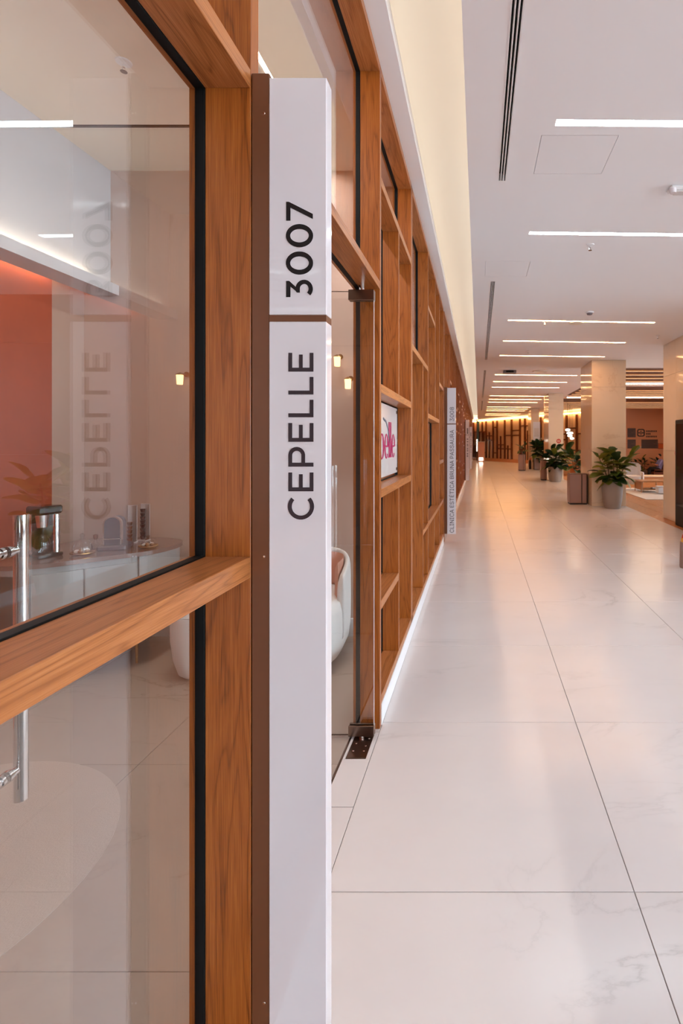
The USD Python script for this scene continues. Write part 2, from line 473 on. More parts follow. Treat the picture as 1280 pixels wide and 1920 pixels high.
t1 = thing('trim_1', 'timber door head and glazed light above the clinic doorway', 'door frame', kind='structure')
member(t1, 'transom', 1.16, 2.584, HD, HD2, False)
member(t1, 'top_rail', 1.16, 2.584, TOP, 3.372, False)
pane(t1, 1.16, 2.584, HD2, TOP)

wl = thing('wall_left', 'timber lattice wall with glazed openings running along the corridor', 'wall', kind='structure')
P_ = lambda y0, z0, z1, w=.04: member(wl, 'post', y0, y0 + w, z0, z1, True)
Fn = lambda y0, z0, z1, w=.026: member(wl, 'fin', y0, y0 + w, z0, z1, True)
Rl = lambda y0, y1, z, h=.045: member(wl, 'rail', y0, y1, z - h, z, False)
P_(2.584, .0, 3.372, .036)
# bay beside the clinic door
member(wl, 'top_rail', 2.62, 7.29, TOP, 3.372, False)
member(wl, 'sill', 2.62, 7.29, .108, .15, False)
Rl(2.62, 3.78, 2.815); Rl(2.62, 3.78, 1.752); Rl(2.62, 3.78, 1.212); Rl(2.62, 3.19, .637)
Fn(3.19, 1.752, 2.77); Fn(3.19, .15, 1.167)
P_(3.78, .108, 3.372, .034); P_(3.826, .108, 3.372, .034)
pane(wl, 2.62, 3.78, .15, TOP)
# bay with the tall pale window
Rl(3.86, 5.04, 2.20); Fn(4.58, .15, 2.155); Rl(4.606, 7.25, .655)
Rl(5.07, 5.88, 2.82); Rl(5.07, 6.50, 1.742)
Fn(5.04, .15, TOP, .03); Fn(5.88, 1.742, TOP, .03); Fn(6.50, .15, TOP, .03); Fn(5.75, .15, .61)
Rl(6.53, 7.25, 2.225); Rl(6.53, 7.25, 1.215)
P_(7.25, .108, 3.372); pane(wl, 3.86, 5.04, .15, TOP); pane(wl, 5.07, 6.5, .15, TOP); pane(wl, 6.53, 7.25, .15, TOP)
P_(7.46, .0, 3.372)
obj('panel', bx(-.634, -.605, 7.29, 7.46, 0, 3.372), 'wood_upright', wl)
# next doorway and the lattice beyond it
member(wl, 'transom', 7.5, 8.92, HD, HD2, False); member(wl, 'top_rail', 7.5, 8.92, TOP, 3.372, False)
pane(wl, 7.5, 8.92, HD2, TOP)
P_(8.92, .0, 3.372)
y = 9.0
member(wl, 'top_rail', 8.96, 43, TOP, 3.372, False); member(wl, 'sill', 8.96, 43, .108, .15, False)
k = 0
while y < 42.5:
    step = R.choice([.3, .34, .42, .5, .62])
    y1 = min(y + step, 42.9)
    Fn(y1 - .03, .15, TOP, .03)
    if R.random() < .75: Rl(y, y1 - .03, R.uniform(.5, 1.1), .04)
    if R.random() < .8: Rl(y, y1 - .03, R.uniform(1.3, 2.1), .04)
    if R.random() < .6: Rl(y, y1 - .03, R.uniform(2.2, 2.8), .04)
    y = y1; k += 1
obj('backing_panel', bx(-.70, -.66, 8.96, 43, 0, 3.372), 'wood_upright', wl)
for y0, y1 in ((2.62, 7.29), (8.96, 43), (-1.26, 1.12)):
    obj('baseboard', bx(-.64, XW + .003, y0, y1, 0, .107 if y0 > 2 else .03), 'white_paint', wl)
wp = thing('wall_front', 'pale grey partition seen behind the timber lattice', 'wall', kind='structure')
obj('partition', bx(-.80, -.74, 3.93, 8.9, 0, 3.37), 'plaster_grey', wp)
obj('partition', bx(-.74, -.64, 8.86, 8.92, 0, 3.36), 'plaster_grey', wp)

# ---------------------------------------------------------------- setting: clinic room
rb = thing('wall_back', 'beige plaster back wall of the clinic room', 'wall', kind='structure')
obj('plaster', bx(-3.0, -.64, 3.83, 3.92, 0, 3.5), 'plaster_beige', rb)
obj('baseboard', bx(-2.94, -.64, 3.815, 3.83, 0, .136, .004), 'white_paint', rb)
rs = thing('wall_side', 'terracotta painted side wall of the clinic room', 'wall', kind='structure')
obj('painted_panel', bx(-3.02, -2.95, -2.2, 3.53, 0, 2.63), 'terracotta', rs)
obj('plaster', bx(-3.02, -2.96, 3.53, 3.83, 0, 2.63), 'plaster_beige', rs)
obj('upper_wall', bx(-3.02, -2.76, -2.2, 3.83, 2.63, 3.5), 'plaster_grey', rs)
obj('soffit', bx(-2.88, -2.69, -2.2, 3.82, 2.55, 2.625), 'plaster_grey', rs)
rn = thing('wall_near', 'plaster wall of the clinic room behind the view', 'wall', kind='structure')
obj('plaster', bx(-3.02, -.64, -2.3, -2.2, 0, 3.5), 'plaster_beige', rn)
rc = thing('ceiling', 'warm white ceiling of the clinic room behind the glass', 'ceiling', kind='structure')
rcp = sg.box(-3.0, -2.2, -.64, 3.9).difference(sg.box(-1.175, 1.3, -1.15, 3.7))
obj('plaster', ext(rcp, .05, 3.49), 'plaster_warm', rc, smooth=False)
cr = thing('cove_light', 'warm light strips hidden above and below the clinic room soffit', 'cove light')
obj('strip', bx(-2.75, -2.71, -2.1, 3.6, 2.626, 2.633), 'lamp_soffit', cr)
obj('strip', bx(-2.93, -2.895, -2.1, 3.5, 2.618, 2.628), 'lamp_terracotta', cr)
sl = thing('ceiling_light', 'thin light line recessed in the clinic room ceiling', 'ceiling light')
obj('diffuser', bx(-1.173, -1.152, 1.31, 3.69, 3.494, 3.50), 'lamp_line', sl)
obj('housing', bx(-1.19, -1.135, 1.3, 3.70, 3.541, 3.55), 'white_paint', sl)
# ---------------------------------------------------------------- glass door leaves
PIV = -.512
for q, (yy, lab) in enumerate(((1.178, 'open glass door leaf with chrome pull handle behind the near window'), (2.515, 'open glass door leaf on a floor pivot at the far jamb of the doorway'))):
    d = thing(f'door_{q + 1}', lab, 'door', kind='structure')
    z0, z1 = .012, (2.180 if q == 0 else 2.194)
    obj('glass_leaf', bx(-1.24, PIV - .004, yy - .005, yy + .005, z0, z1, .0015), 'glass_door', d, smooth=False)
    obj('edge_seal', bx(-1.24, PIV - .004, yy - .005, yy + .005, z1, z1 + .0009), 'sign_brown', d)
    obj('edge_seal', bx(-1.24, PIV - .004, yy - .005, yy + .005, z0 - .0015, z0), 'sign_brown', d)
    obj('glass_edge', bx(PIV - .004, PIV - .0025, yy - .005, yy + .005, z0, z1), 'acrylic_sheet', d)
    for z in ((2.148, 2.200), (.010, .062)):
        for s in (-1, 1):
            obj('patch_fitting', bx(-.638, PIV, yy + s * .0055, yy + s * .018, z[0], z[1], .002), 'steel', d, smooth=False)
    obj('pivot', tube((-.575, yy, 2.2), (-.575, yy, HD), .014), 'chrome', d)
    obj('pivot', tube((-.575, yy, .0), (-.575, yy, .014), .016), 'chrome', d)
    for s in ((1, -1) if q == 0 else (1, -1)):
        xh, off = (-1.096, .045) if q == 0 else (-1.16, .045)
        ty = yy + s * off
        h = obj('handle', cat_([tube((xh, ty, .596), (xh, ty, 1.278), .0145, 28)]), 'chrome', d)
        for zz in (.672, 1.195):
            obj('standoff', cat_([tube((xh, yy + s * .006, zz), (xh, ty, zz), .0085, 20)]), 'chrome', h)
            obj('collar', cat_([tube((xh, yy + s * .005, zz), (xh, yy + s * .013, zz), .014, 24), tube((xh, yy + s * .016, zz), (xh, yy + s * .020, zz), .0115, 24)]), 'chrome', h)
fp = thing('floor_plate', 'steel floor spring cover plate under the open glass door', 'floor plate')
obj('plate', bx(-.610, -.519, 2.345, 2.553, -.004, .0012, .0006), 'steel', fp)
for (x, yv) in ((-.59, 2.40), (-.54, 2.40), (-.59, 2.46), (-.54, 2.44), (-.565, 2.49), (-.535, 2.50)):
    obj('screw', lathe([[0, .0012], [.005, .0012], [.004, .0026], [0, .0028]], 12, (x, yv, 0)), 'chrome', fp)

# ---------------------------------------------------------------- blade signs
S = .155


def ell(cx, cy, rx, ry, a0=0, a1=360, n=48):
    t = np.radians(np.linspace(a0, a1, n))
    return [(cx + rx * math.cos(a), cy + ry * math.sin(a)) for a in t]


def glyph(c):
    if c == 'E':
        return so.unary_union([sg.box(0, 0, S, 1), sg.box(0, 0, .75, S * .96), sg.box(0, 1 - S * .96, .75, 1), sg.box(0, .43, .68, .43 + S * .94)])
    if c == 'L':
        return so.unary_union([sg.box(0, 0, S, 1), sg.box(0, 0, .70, S * .96)])
    if c == 'P':
        o = so.unary_union([sg.box(0, .335, .45, 1), sg.Polygon(ell(.45, .6675, .335, .3325))])
        i = so.unary_union([sg.box(S, .335 + S * .95, .45, 1 - S * .95), sg.Polygon(ell(.45, .6675, .335 - S, .3325 - S * .95))])
        return so.unary_union([o.difference(i), sg.box(0, 0, S, 1)])
    if c == 'C':
        return sg.LineString(ell(.523, .5, .445, .445, 47, 313)).buffer(S / 2, cap_style=2)
    if c == '0':
        return sg.Polygon(ell(.435, .5, .435, .512)).difference(sg.Polygon(ell(.435, .5, .435 - .178, .512 - .157)))
    if c == '7':
        return sg.Polygon([(0, 1), (.704, 1), (.704, .90), (.249, 0), (.065, 0), (.49, .845), (0, .845)])
    if c == '3':
        arc = ell(.36, .322, .262, .246, 92, -137)
        top = sg.Polygon([(.05, 1), (.655, 1), (.655, .885), (.36, .56), (.25, .56), (.25, .60), (.445, .845), (.05, .845)])
        neck = sg.Polygon([(.22, .49), (.22, .60), (.30, .66), (.40, .63), (.36, .49)])
        return so.unary_union([top, neck, sg.LineString(arc).buffer(S / 2, cap_style=2)])


def upward(poly_or_mesh, cap, bx_, z0, yf, depth=.0012):
    """Lettering that reads upwards on a face towards -y: glyph x -> +z, glyph y -> -x."""
    m = poly_or_mesh if isinstance(poly_or_mesh, trimesh.Trimesh) else ext(poly_or_mesh, depth / cap)
    v = m.vertices * cap
    m = m.copy()
    m.vertices = np.stack([bx_ - v[:, 1], yf - v[:, 2], z0 + v[:, 0]], 1)
    m.fix_normals()
    return m


def blade_sign(Y, label, n):
    s = thing('blade_sign', label, 'sign')
    zt, zb = 2.25, .117
    X0, X1 = -.459, -.333
    bc = obj('back_channel', bx(-.4985, X0, Y, Y + .04, zb, zt + .012, .002), 'bronze', s)
    up = obj('upper_panel', bx(X0, X1, Y - .002, Y + .037, 1.730, zt, .0015), 'acrylic_white', s)
    lo = obj('lower_panel', bx(X0, X1, Y - .002, Y + .037, zb, 1.7155, .0015), 'acrylic_white', s)
    obj('divider_strip', bx(X0, X1 - .0005, Y - .0015, Y + .0365, 1.7155, 1.730, .0005), 'bronze', s)
    if n == 0:
        for z in (2.173, 1.2, .22):
            obj('rivet', lathe([[0, 0], [.003, 0], [.0022, .0012], [0, .0015]], 12).apply_transform(trimesh.transformations.rotation_matrix(math.pi / 2, [1, 0, 0])).apply_translation((-.4705, Y + .0005, z)), 'chrome', bc)
    yf = Y - .0021
    if n == 0:
        for c, a in zip('3007', (0.0, .898, 1.934, 2.942)):
            obj('numeral', upward(sa.translate(glyph(c), a), .0579, -.363, 1.766, yf), 'ink', up, smooth=False)
        for c, a in zip('CEPELLE', (0.0, 1.135, 2.122, 3.114, 4.097, 5.008, 5.924)):
            obj('letter', upward(sa.translate(glyph(c), a), .0547, -.3615, 1.2816, yf), 'ink_soft', lo, smooth=False)
    elif n == 1:
        for txt, z, L in (('3008', 1.765, .205), ('CLINICA ESTÉTICA BRUNA PASSAURA', .135, 1.50)):
            t = meshkit.text_mesh(txt, 1.0, .02, bold=False)
            w = t.bounds[1, 0] - t.bounds[0, 0]
            t.apply_translation((-t.bounds[0, 0], 0, 0))
            t.apply_scale((L / .058 / w, 1, 1))
            obj('lettering', upward(t, .058, -.362, z, yf), 'ink_soft', up if txt[0] == '3' else lo, smooth=False)
    else:
        q = random.Random(n)
        z = .95
        ms = []
        while z < 1.62:
            w = q.uniform(.02, .045)
            ms.append(bx(-.417, -.366, yf - .001, yf, z, z + w)); z += w + q.choice([.016, .016, .05])
        obj('lettering', cat_(ms), 'ink_grey', lo, kind='stuff')
        obj('lettering', cat_([bx(-.417, -.366, yf - .001, yf, 1.77 + .05 * i, 1.805 + .05 * i) for i in range(4)]), 'ink_soft', up, kind='stuff')


blade_sign(1.12, 'tall white blade sign with 3007 in black, nearest the camera', 0)
blade_sign(7.46, 'white blade sign with 3008, second along the timber wall', 1)
blade_sign(18.0, 'narrow white blade sign beyond the 3008 sign, third along the wall', 2)
blade_sign(25.8, 'farthest white blade sign on the timber wall, fourth along', 3)

# clear panel with the clinic's logo
lp = thing('shop_sign', 'pale acrylic panel with magenta lettering in the timber lattice', 'sign')
obj('sheet', bx(-.600, -.594, 2.70, 3.72, 1.235, 1.695, .001), 'acrylic_sheet', lp)
for (y_, z_) in ((3.68, 1.262), (3.68, 1.668), (2.74, 1.262), (2.74, 1.668)):
    obj('standoff', tube((-.600, y_, z_), (-.590, y_, z_), .011), 'steel', lp)


def serif_word(parts):
    return so.unary_union(parts)


def ring(cx, cy, rx, ry, th, a0=0, a1=360):
    o = ell(cx, cy, rx, ry, a0, a1); i = ell(cx, cy, rx - th, ry - th * .35, a0, a1)
    return sg.Polygon(o + i[::-1]).buffer(0)


lg, x = [], 0.0
for c in 'cepelle':
    w = .085
    if c == 'c':
        lg.append(ring(x + w / 2, .075, w / 2, .08, .022, 50, 310))
    elif c == 'e':
        lg += [ring(x + w / 2, .075, w / 2, .08, .022, 0, 318), sg.box(x + .012, .070, x + w - .004, .080)]
    elif c == 'p':
        lg += [ring(x + w / 2 + .012, .075, w / 2, .08, .022), sg.box(x, -.07, x + .024, .155)]
    else:
        w = .034
        lg += [sg.box(x + .005, 0, x + .029, .235), sg.Polygon([(x - .006, 0), (x + .04, 0), (x + .029, .02), (x + .005, .02)])]
    x += w + (.022 if c == 'p' else .004)
lw = x
lm = ext(so.unary_union(lg), .002)
v = lm.vertices.copy(); lm.vertices = np.stack([-.5935 + v[:, 2], 3.62 - (lw - v[:, 0]) * (.86 / lw), 1.352 + v[:, 1]], 1)
lm.fix_normals()
obj('lettering', lm, 'magenta', lp, smooth=False)
sw = sg.LineString([(3.18, 1.60), (3.27, 1.585), (3.34, 1.54), (3.385, 1.46)]).buffer(.008)
sm = ext(sw, .002); v = sm.vertices.copy(); sm.vertices = np.stack([-.5935 + v[:, 2], v[:, 0], v[:, 1]], 1); sm.fix_normals()
obj('swoosh', sm, 'logo_grey', lp, smooth=False)

# ---------------------------------------------------------------- ceiling fittings
def sprinkler(p, label, group=None):
    s = thing('sprinkler', label, 'sprinkler', p, group=group)
    obj('escutcheon', lathe([[0, 0], [.04, 0], [.038, -.006], [.014, -.012], [0, -.012]], 20), 'white_paint', s)
    obj('frame', cat_([tube((0, 0, -.012), (0, 0, -.03), .007, 10), tube((-.011, 0, -.03), (-.004, 0, -.052), .0025, 8), tube((.011, 0, -.03), (.004, 0, -.052), .0025, 8)]), 'chrome', s)
    obj('deflector', lathe([[0, -.052], [.017, -.052], [.017, -.054], [0, -.055]], 16), 'steel', s)


def on_ceiling(u, v, z=CEIL):
    Y = F * (z - H) / (V0 - v)
    return ((u - U0) * Y / F, Y, z)


sprinkler(on_ceiling(1106, 459), 'sprinkler head below the second nearest linear light')
sprinkler(on_ceiling(1021, 603), 'sprinkler head left of the round ceiling disc')
sprinkler(on_ceiling(1233, 629), 'sprinkler head at the right by the stone lift core')
sprinkler(on_ceiling(990, 657), 'small sprinkler head above the third light before the column')
sprinkler(on_ceiling(232, 116, 3.49), 'sprinkler head in the clinic room ceiling behind the near window')
s = thing('smoke_detector', 'round smoke detector above the long linear light', 'smoke detector', on_ceiling(1105, 585))
obj('base', lathe([[0, 0], [.06, 0], [.06, -.018], [0, -.018]], 24), 'white_paint', s)
obj('chamber', lathe([[0, -.018], [.045, -.018], [.036, -.04], [0, -.044]], 24), 'ink_grey', s)
s = thing('ceiling_disc', 'flat round white disc on the ceiling below the long light', 'ceiling speaker', on_ceiling(1080, 605.5))
obj('grille', lathe([[0, 0], [.115, 0], [.115, -.008], [.10, -.012], [0, -.012]], 32), 'plaster_warm', s)
s = thing('projector', 'dark square ceiling fitting near the third air diffuser', 'ceiling fitting', on_ceiling(955, 695))
obj('body', bx(-.17, .17, -.12, .12, -.07, 0, .01), 'ink_grey', s)
obj('lens', bx(-.10, .10, -.13, -.12, -.06, -.01), 'dark_slot', s)
s = thing('ceiling_ring', 'pale round ring on the ceiling right of the dark fitting', 'ceiling speaker', on_ceiling(1012, 696))
obj('ring', lathe([[.0, 0], [.2, 0], [.2, -.02], [.17, -.02], [.16, -.008], [0, -.008]], 32), 'plaster_warm', s)
ex, ey, ez = on_ceiling(1286, 352)
s = thing('emergency_light', 'white emergency light fitting on the ceiling at the right edge', 'emergency light', (ex, ey, ez))
obj('body', bx(-.13, .13, -.05, .05, -.03, 0, .012), 'white_paint', s)
obj('lens', bx(-.09, .12, -.035, .035, -.042, -.03, .008), 'acrylic_sheet', s)
obj('spot', xform(lathe([[0, 0], [.022, 0], [.03, .03], [0, .03]], 16), (-.105, -.02, -.05)), 'acrylic_white', s)

# ---------------------------------------------------------------- clinic room furniture
foot = chaikin([(-2.92, 3.0), (-2.72, 2.86), (-2.52, 2.93), (-2.33, 3.12), (-2.10, 3.30), (-2.06, 3.60), (-2.22, 3.76), (-2.62, 3.79), (-2.92, 3.70)], 3)
FP = sg.Polygon(foot)
sb = thing('sideboard', 'grey curved-front sideboard on thin brass legs in the clinic room', 'sideboard')
obj('body', ext(FP.buffer(-.018), .50, .22), 'lacquer_grey', sb, smooth=40)
obj('top', ext(FP, .026, .724), 'lacquer_top', sb, smooth=40)
line = FP.exterior
us = np.linspace(0, 1, 1600, endpoint=False)
pts = np.array([line.interpolate(u, normalized=True).coords[0] for u in us])
uu = U0 + F * pts[:, 0] / pts[:, 1]
front = [i for i in range(len(us)) if pts[i, 1] < 3.45 and -40 < uu[i] < 312]
front = sorted(front, key=lambda i: uu[i])
shell = FP.buffer(-.004).difference(FP.buffer(-.0185))
for a, b in ((-40, 24), (26, 156), (158.5, 259), (262, 312)):
    seg = [pts[i] for i in front if a <= uu[i] <= b]
    c = FP.centroid
    wedge = sg.Polygon([(c.x, c.y)] + [(c.x + (p[0] - c.x) * 1.3, c.y + (p[1] - c.y) * 1.3) for p in seg]).buffer(0)
    d = obj('door' if b < 300 else 'end_panel', ext(shell.intersection(wedge), .465 if b < 300 else .5, .222), 'lacquer_grey', sb, smooth=40)
for (x, y_) in ((-2.25, 3.36), (-2.16, 3.62), (-2.80, 3.0), (-2.80, 3.62), (-2.5, 3.1)):
    obj('leg', cone((x, y_, 0), (x, y_, .22), .007, .013), 'brass', sb)
ZT = .75
cm = thing('coffee_maker', 'black and chrome filter coffee maker standing on the sideboard', 'coffee maker', (-2.66, 3.13, ZT), -20)
obj('base', bx(-.06, .06, -.07, .07, 0, .025, .006), 'black_gloss', cm)
obj('column', bx(-.06, -.025, -.04, .07, .025, .27, .006), 'black_gloss', cm)
obj('head', bx(-.06, .06, -.07, .07, .265, .315, .010), 'black_gloss', cm)
obj('carafe', lathe([[0, 0], [.036, 0], [.042, .04], [.036, .085], [.026, .10], [.026, .11], [0, .11]], 24, (.012, -.02, .027)), 'glass_small', cm)
obj('filter_basket', lathe([[0, 0], [.026, 0], [.034, .075], [0, .075]], 24, (.012, -.02, .185)), 'chrome', cm)
obj('tank', lathe([[0, .03], [.018, .03], [.018, .262], [0, .262]], 20, (.058, .03, 0)), 'chrome', cm)


def cloche(x, y_, label, r, h, wood_base):
    t = thing('glass_cloche', label, 'cloche', (x, y_, ZT))
    obj('tray', lathe([[0, 0], [r * .8, 0], [r * 1.15, .012], [r * 1.15, .018], [r * .8, .010], [0, .010]], 28), 'tray_wood' if wood_base else 'brass', t)
    obj('dome', lathe([[r * .9, .012], [r * .95, h * .35], [r * .7, h * .62], [r * .3, h * .72], [.008, h * .76], [.010, h * .86], [.014, h * .93], [0, h]], 28), 'glass_small', t)
    for i in range(5):
        a = i * 1.256
        s_ = trimesh.creation.icosphere(2, r * .26); s_.apply_scale((1, 1, .8)); s_.apply_translation((math.cos(a) * r * .5, math.sin(a) * r * .5, .012 + r * .2))
        obj('sweet', s_, 'fabric_white' if i % 2 else 'tray_wood', t)


cloche(-2.475, 3.19, 'tall glass cloche over sweets, beside the small glass bottle', .056, .135, False)
cloche(-2.20, 3.40, 'small glass cloche on a round wooden tray at the right end of the sideboard', .05, .085, True)
t = thing('glass_bottle', 'small glass bottle with a copper stopper on the sideboard', 'bottle', (-2.52, 3.36, ZT))
obj('body', lathe([[0, 0], [.024, 0], [.025, .04], [.012, .058], [.010, .066], [0, .066]], 20), 'glass_small', t)
obj('stopper', lathe([[0, .064], [.009, .064], [.014, .08], [.012, .094], [0, .097]], 18), 'capsule_copper', t)
em = thing('espresso_machine', 'arch shaped capsule coffee machine with chrome rim on the sideboard', 'coffee machine', (-2.395, 3.37, ZT), 18)


def arch(w, h):
    return so.unary_union([sg.box(-w, 0, w, h - w), sg.Point(0, h - w).buffer(w, 24)])


def upright(poly, d, y0):
    m = ext(poly, d); v = m.vertices.copy(); m.vertices = np.stack([v[:, 0], y0 + d - v[:, 2], v[:, 1]], 1); m.fix_normals(); return m


obj('base', bx(-.08, .08, -.085, .085, 0, .034, .008), 'dark_purple', em)
obj('body', xform(upright(arch(.044, .18), .10, -.05), (0, 0, .034)), 'dark_purple', em)
obj('rim', xform(upright(arch(.052, .188).difference(arch(.044, .18)), .03, -.064), (0, 0, .034)), 'chrome', em)
obj('drip_bar', bx(-.046, .046, -.075, -.062, .072, .080, .002), 'chrome', em)
for (x, y_, n, mt, lab) in ((-2.43, 3.56, 5, 'capsule_copper', 'clear capsule dispenser half filled with copper capsules'), (-2.395, 3.645, 8, 'capsule_dark', 'clear capsule dispenser filled with dark capsules')):
    t = thing('capsule_dispenser', lab, 'dispenser', (x, y_, ZT))
    obj('back_plate', bx(-.033, .033, .022, .027, 0, .262, .002), 'acrylic_white', t)
    for s in (-1, 1):
        obj('side_plate', bx(s * .030, s * .033, -.022, .022, 0, .262), 'glass_small', t)
    obj('foot', bx(-.036, .036, -.028, .03, 0, .008, .002), 'acrylic_white', t)
    for i in range(n):
        obj('capsule', lathe([[0, 0], [.012, 0], [.0165, .021], [.0165, .024], [0, .026]], 18, (0, -.004, .012 + i * .0275)), mt, t)

# sofa
def rr(a, b, n=64, p=3.0):
    t = np.linspace(0, 2 * math.pi, n, endpoint=False)
    return np.stack([np.sign(np.cos(t)) * a * np.abs(np.cos(t)) ** (2 / p), np.sign(np.sin(t)) * b * np.abs(np.sin(t)) ** (2 / p)], 1)


def tub_seat(name, label, cat, loc, rz, w, dpt, hs, hb, fab, inner, group=None):
    t = thing(name, label, cat, loc, rz, group)
    prof = [(.70, .02), (.84, .05), (.93, .12), (.96, .22), (.95, hs - .08), (.90, hs - .02), (.78, hs), (.3, hs + .01)]
    rings = [np.column_stack([rr(w / 2, dpt / 2) * s, np.full(64, z)]) for s, z in prof]
    obj('seat', loft(rings), fab, t, smooth=60)
    path = []
    for a in np.radians(np.linspace(-12, 192, 44)):
        path.append((w / 2 * .98 * np.sign(math.cos(a)) * abs(math.cos(a)) ** .75, dpt / 2 * .98 * np.sign(math.sin(a)) * abs(math.sin(a)) ** .75, a))
    rings, rin = [], []
    n = len(path)
    for i, (x, y_, a) in enumerate(path):
        k = math.sin(math.pi * (i + .5) / n) ** .35
        top = hs + .06 + (hb - hs - .06) * k
        c = np.array([x, y_]); d = c / np.linalg.norm(c)
        ring_ = []
        for q in np.linspace(0, 2 * math.pi, 18, endpoint=False):
            rx = .024 * np.sign(math.cos(q)) * abs(math.cos(q)) ** .6; zz = (top - .16) / 2 * np.sign(math.sin(q)) * abs(math.sin(q)) ** .45
            ring_.append((*(c - d * .024 + d * rx), .16 + (top - .16) / 2 + zz))
        rings.append(ring_)
    obj('backrest', loft(rings), fab, t, smooth=60)
    seg = np.radians(np.linspace(-9, 189, 32))
    lin = []
    for a in seg:
        c = np.array([w / 2 * .98 * np.sign(math.cos(a)) * abs(math.cos(a)) ** .75, dpt / 2 * .98 * np.sign(math.sin(a)) * abs(math.sin(a)) ** .75]); d = c / np.linalg.norm(c)
        lin.append([(*(c - d * r_), z) for r_, z in ((.047, hs - .01), (.072, hs + .02), (.070, hb - .07), (.049, hb - .03))])
    obj('back_cushion', loft(lin), inner, t, smooth=60)
    return t


tub_seat('armchair', 'white boucle tub armchair with peach inner back, seen through the doorway', 'armchair', (-1.215, 3.42, 0), 2, .69, .72, .43, .69, 'fabric_white', 'fabric_peach')
pf = thing('pouf', 'rounded white boucle pouf beside the sideboard in the clinic room', 'pouf', (-1.745, 3.20, 0))
obj('cushion', lathe([[0, .005], [.09, .005], [.12, .03], [.148, .12], [.163, .24], [.163, .36], [.148, .43], [.09, .455], [0, .46]], 40), 'fabric_white', pf, smooth=60)
obj('piping', lathe([[.157, .395], [.1605, .40], [.157, .405], [.153, .40], [.157, .395]], 40), 'fabric_white', pf, smooth=60)
rg = thing('rug', 'round pale rug on the clinic room floor', 'rug')
obj('pile', ext(sg.Point(-1.97, 1.66).buffer(.66, 64), .002, .0004), 'rug_store', rg)
for q, (u, v_, Y) in enumerate(((337, 712, 3.72), (632, 678, 3.74), (652, 720, 3.74))):
    p = px(u, v_, Y)
    t = thing('wall_lamp', ['small amber wall lamp left of the sofa on the back wall', 'upper of two amber wall lamps seen through the doorway', 'lower of two amber wall lamps seen through the doorway'][q], 'wall lamp', tuple(p))
    obj('shade', lathe([[0, -.034], [.02, -.034], [.024, .034], [0, .034]], 18), 'lamp_amber', t)
    obj('cap', lathe([[0, .034], [.026, .034], [.026, .04], [.006, .052], [0, .052]], 18), 'brass', t)
    obj('bracket', cat_([tube((0, 0, .05), (0, .085, .05), .004, 8), tube((0, .082, .05), (0, 3.83 - Y, .05), .02, 14)]), 'brass', t)

# ---------------------------------------------------------------- columns, core, right side
def column(name, label, x0, x1, y0, y1, rows=(0, 1.30, 2.72, CEIL)):
    c = thing(name, label, 'column', kind='structure')
    obj('core', bx(x0 + .02, x1 - .02, y0 + .02, y1 - .02, 0, CEIL - .001), 'grout', c)
    for a, b in zip(rows, rows[1:]):
        obj('panel', bx(x0, x1, y0, y0 + .02, a + .0015, b - .0015, .001), 'stone_beige', c, smooth=False)
        obj('panel', bx(x0, x1, y1 - .02, y1, a + .0015, b - .0015, .001), 'stone_beige', c, smooth=False)
        n = 2 if y1 - y0 > 1.0 else 1
        for i in range(n):
            ya, yb = y0 + .0205 + (y1 - y0 - .041) * i / n, y0 + .0205 + (y1 - y0 - .041) * (i + 1) / n
            obj('panel', bx(x0, x0 + .02, ya + .001, yb - .001, a + .0015, b - .0015, .001), 'stone_beige', c, smooth=False)
            obj('panel', bx(x1 - .02, x1, ya + .001, yb - .001, a + .0015, b - .0015, .001), 'stone_beige', c, smooth=False)
    return c


column('column', 'big beige stone column behind the nearest potted fig', 2.58, 3.36, 11.65, 12.9)
column('column', 'beige stone column behind the second potted plant', 2.67, 3.24, 19.5, 20.9)
column('column', 'third beige stone column far down the corridor by the slatted wall', 2.90, 3.36, 28.3, 30.0)
core = thing('wall_right', 'polished beige stone lift core at the right edge', 'wall', kind='structure')
obj('mass', bx(3.60, 6.0, 6.5, 9.88, 0, CEIL - .001), 'grout', core)
for a, b in ((0, 1.30), (1.30, 2.72), (2.72, CEIL)):
    for ya, yb in ((9.26, 9.9), (8.5, 9.26), (7.6, 8.5), (6.5, 7.6)):
        obj('panel', bx(3.58, 3.60, ya + .0015, yb - .0015, a + .0015, b - .0015, .001), 'stone_beige', core, smooth=False)
    obj('panel', bx(3.60, 6.0, 9.88, 9.9, a + .0015, b - .0015, .001), 'stone_beige', core, smooth=False)
    obj('panel', bx(3.60, 6.0, 6.48, 6.5, a + .0015, b - .0015, .001), 'wood_dark', core, smooth=False)
tt = thing('display_totem', 'dark freestanding display totem against the stone core at the right edge', 'totem')
obj('cabinet', bx(3.47, 3.575, 8.05, 9.02, 0, 1.85, .012), 'black_matt', tt)
obj('screen', bx(3.462, 3.469, 8.12, 8.95, .35, 1.78, .002), 'black_gloss', tt)
for z, m_, r_ in ((1.26, 'red', .035), (1.345, 'red', .018)):
    s = thing('call_sign', 'round red safety sticker on the stone core' if r_ > .03 else 'small pink arrow sticker above the round red sticker', 'sticker', (3.5785, 9.28, z))
    obj('disc', xform(lathe([[0, 0], [r_, 0], [r_, .002], [0, .002]], 24), (0, 0, 0), ry=-90), m_, s)
    obj('mark', bx(-.0035, -.002, -r_ * .2, r_ * .2, -r_ * .6, r_ * .6), 'poster_white', s)
p = px(1283, 1066, 5.88)
t = thing('bin', 'small mauve pedestal bin with red top at the right edge', 'bin', (p[0] + .035, 5.92, 0))
obj('drum', lathe([[0, 0], [.07, 0], [.075, .02], [.068, .30], [0, .30]], 24), 'bin_mauve', t)
obj('band', lathe([[0, .30], [.06, .30], [.055, .345], [0, .345]], 24), 'yellow', t)
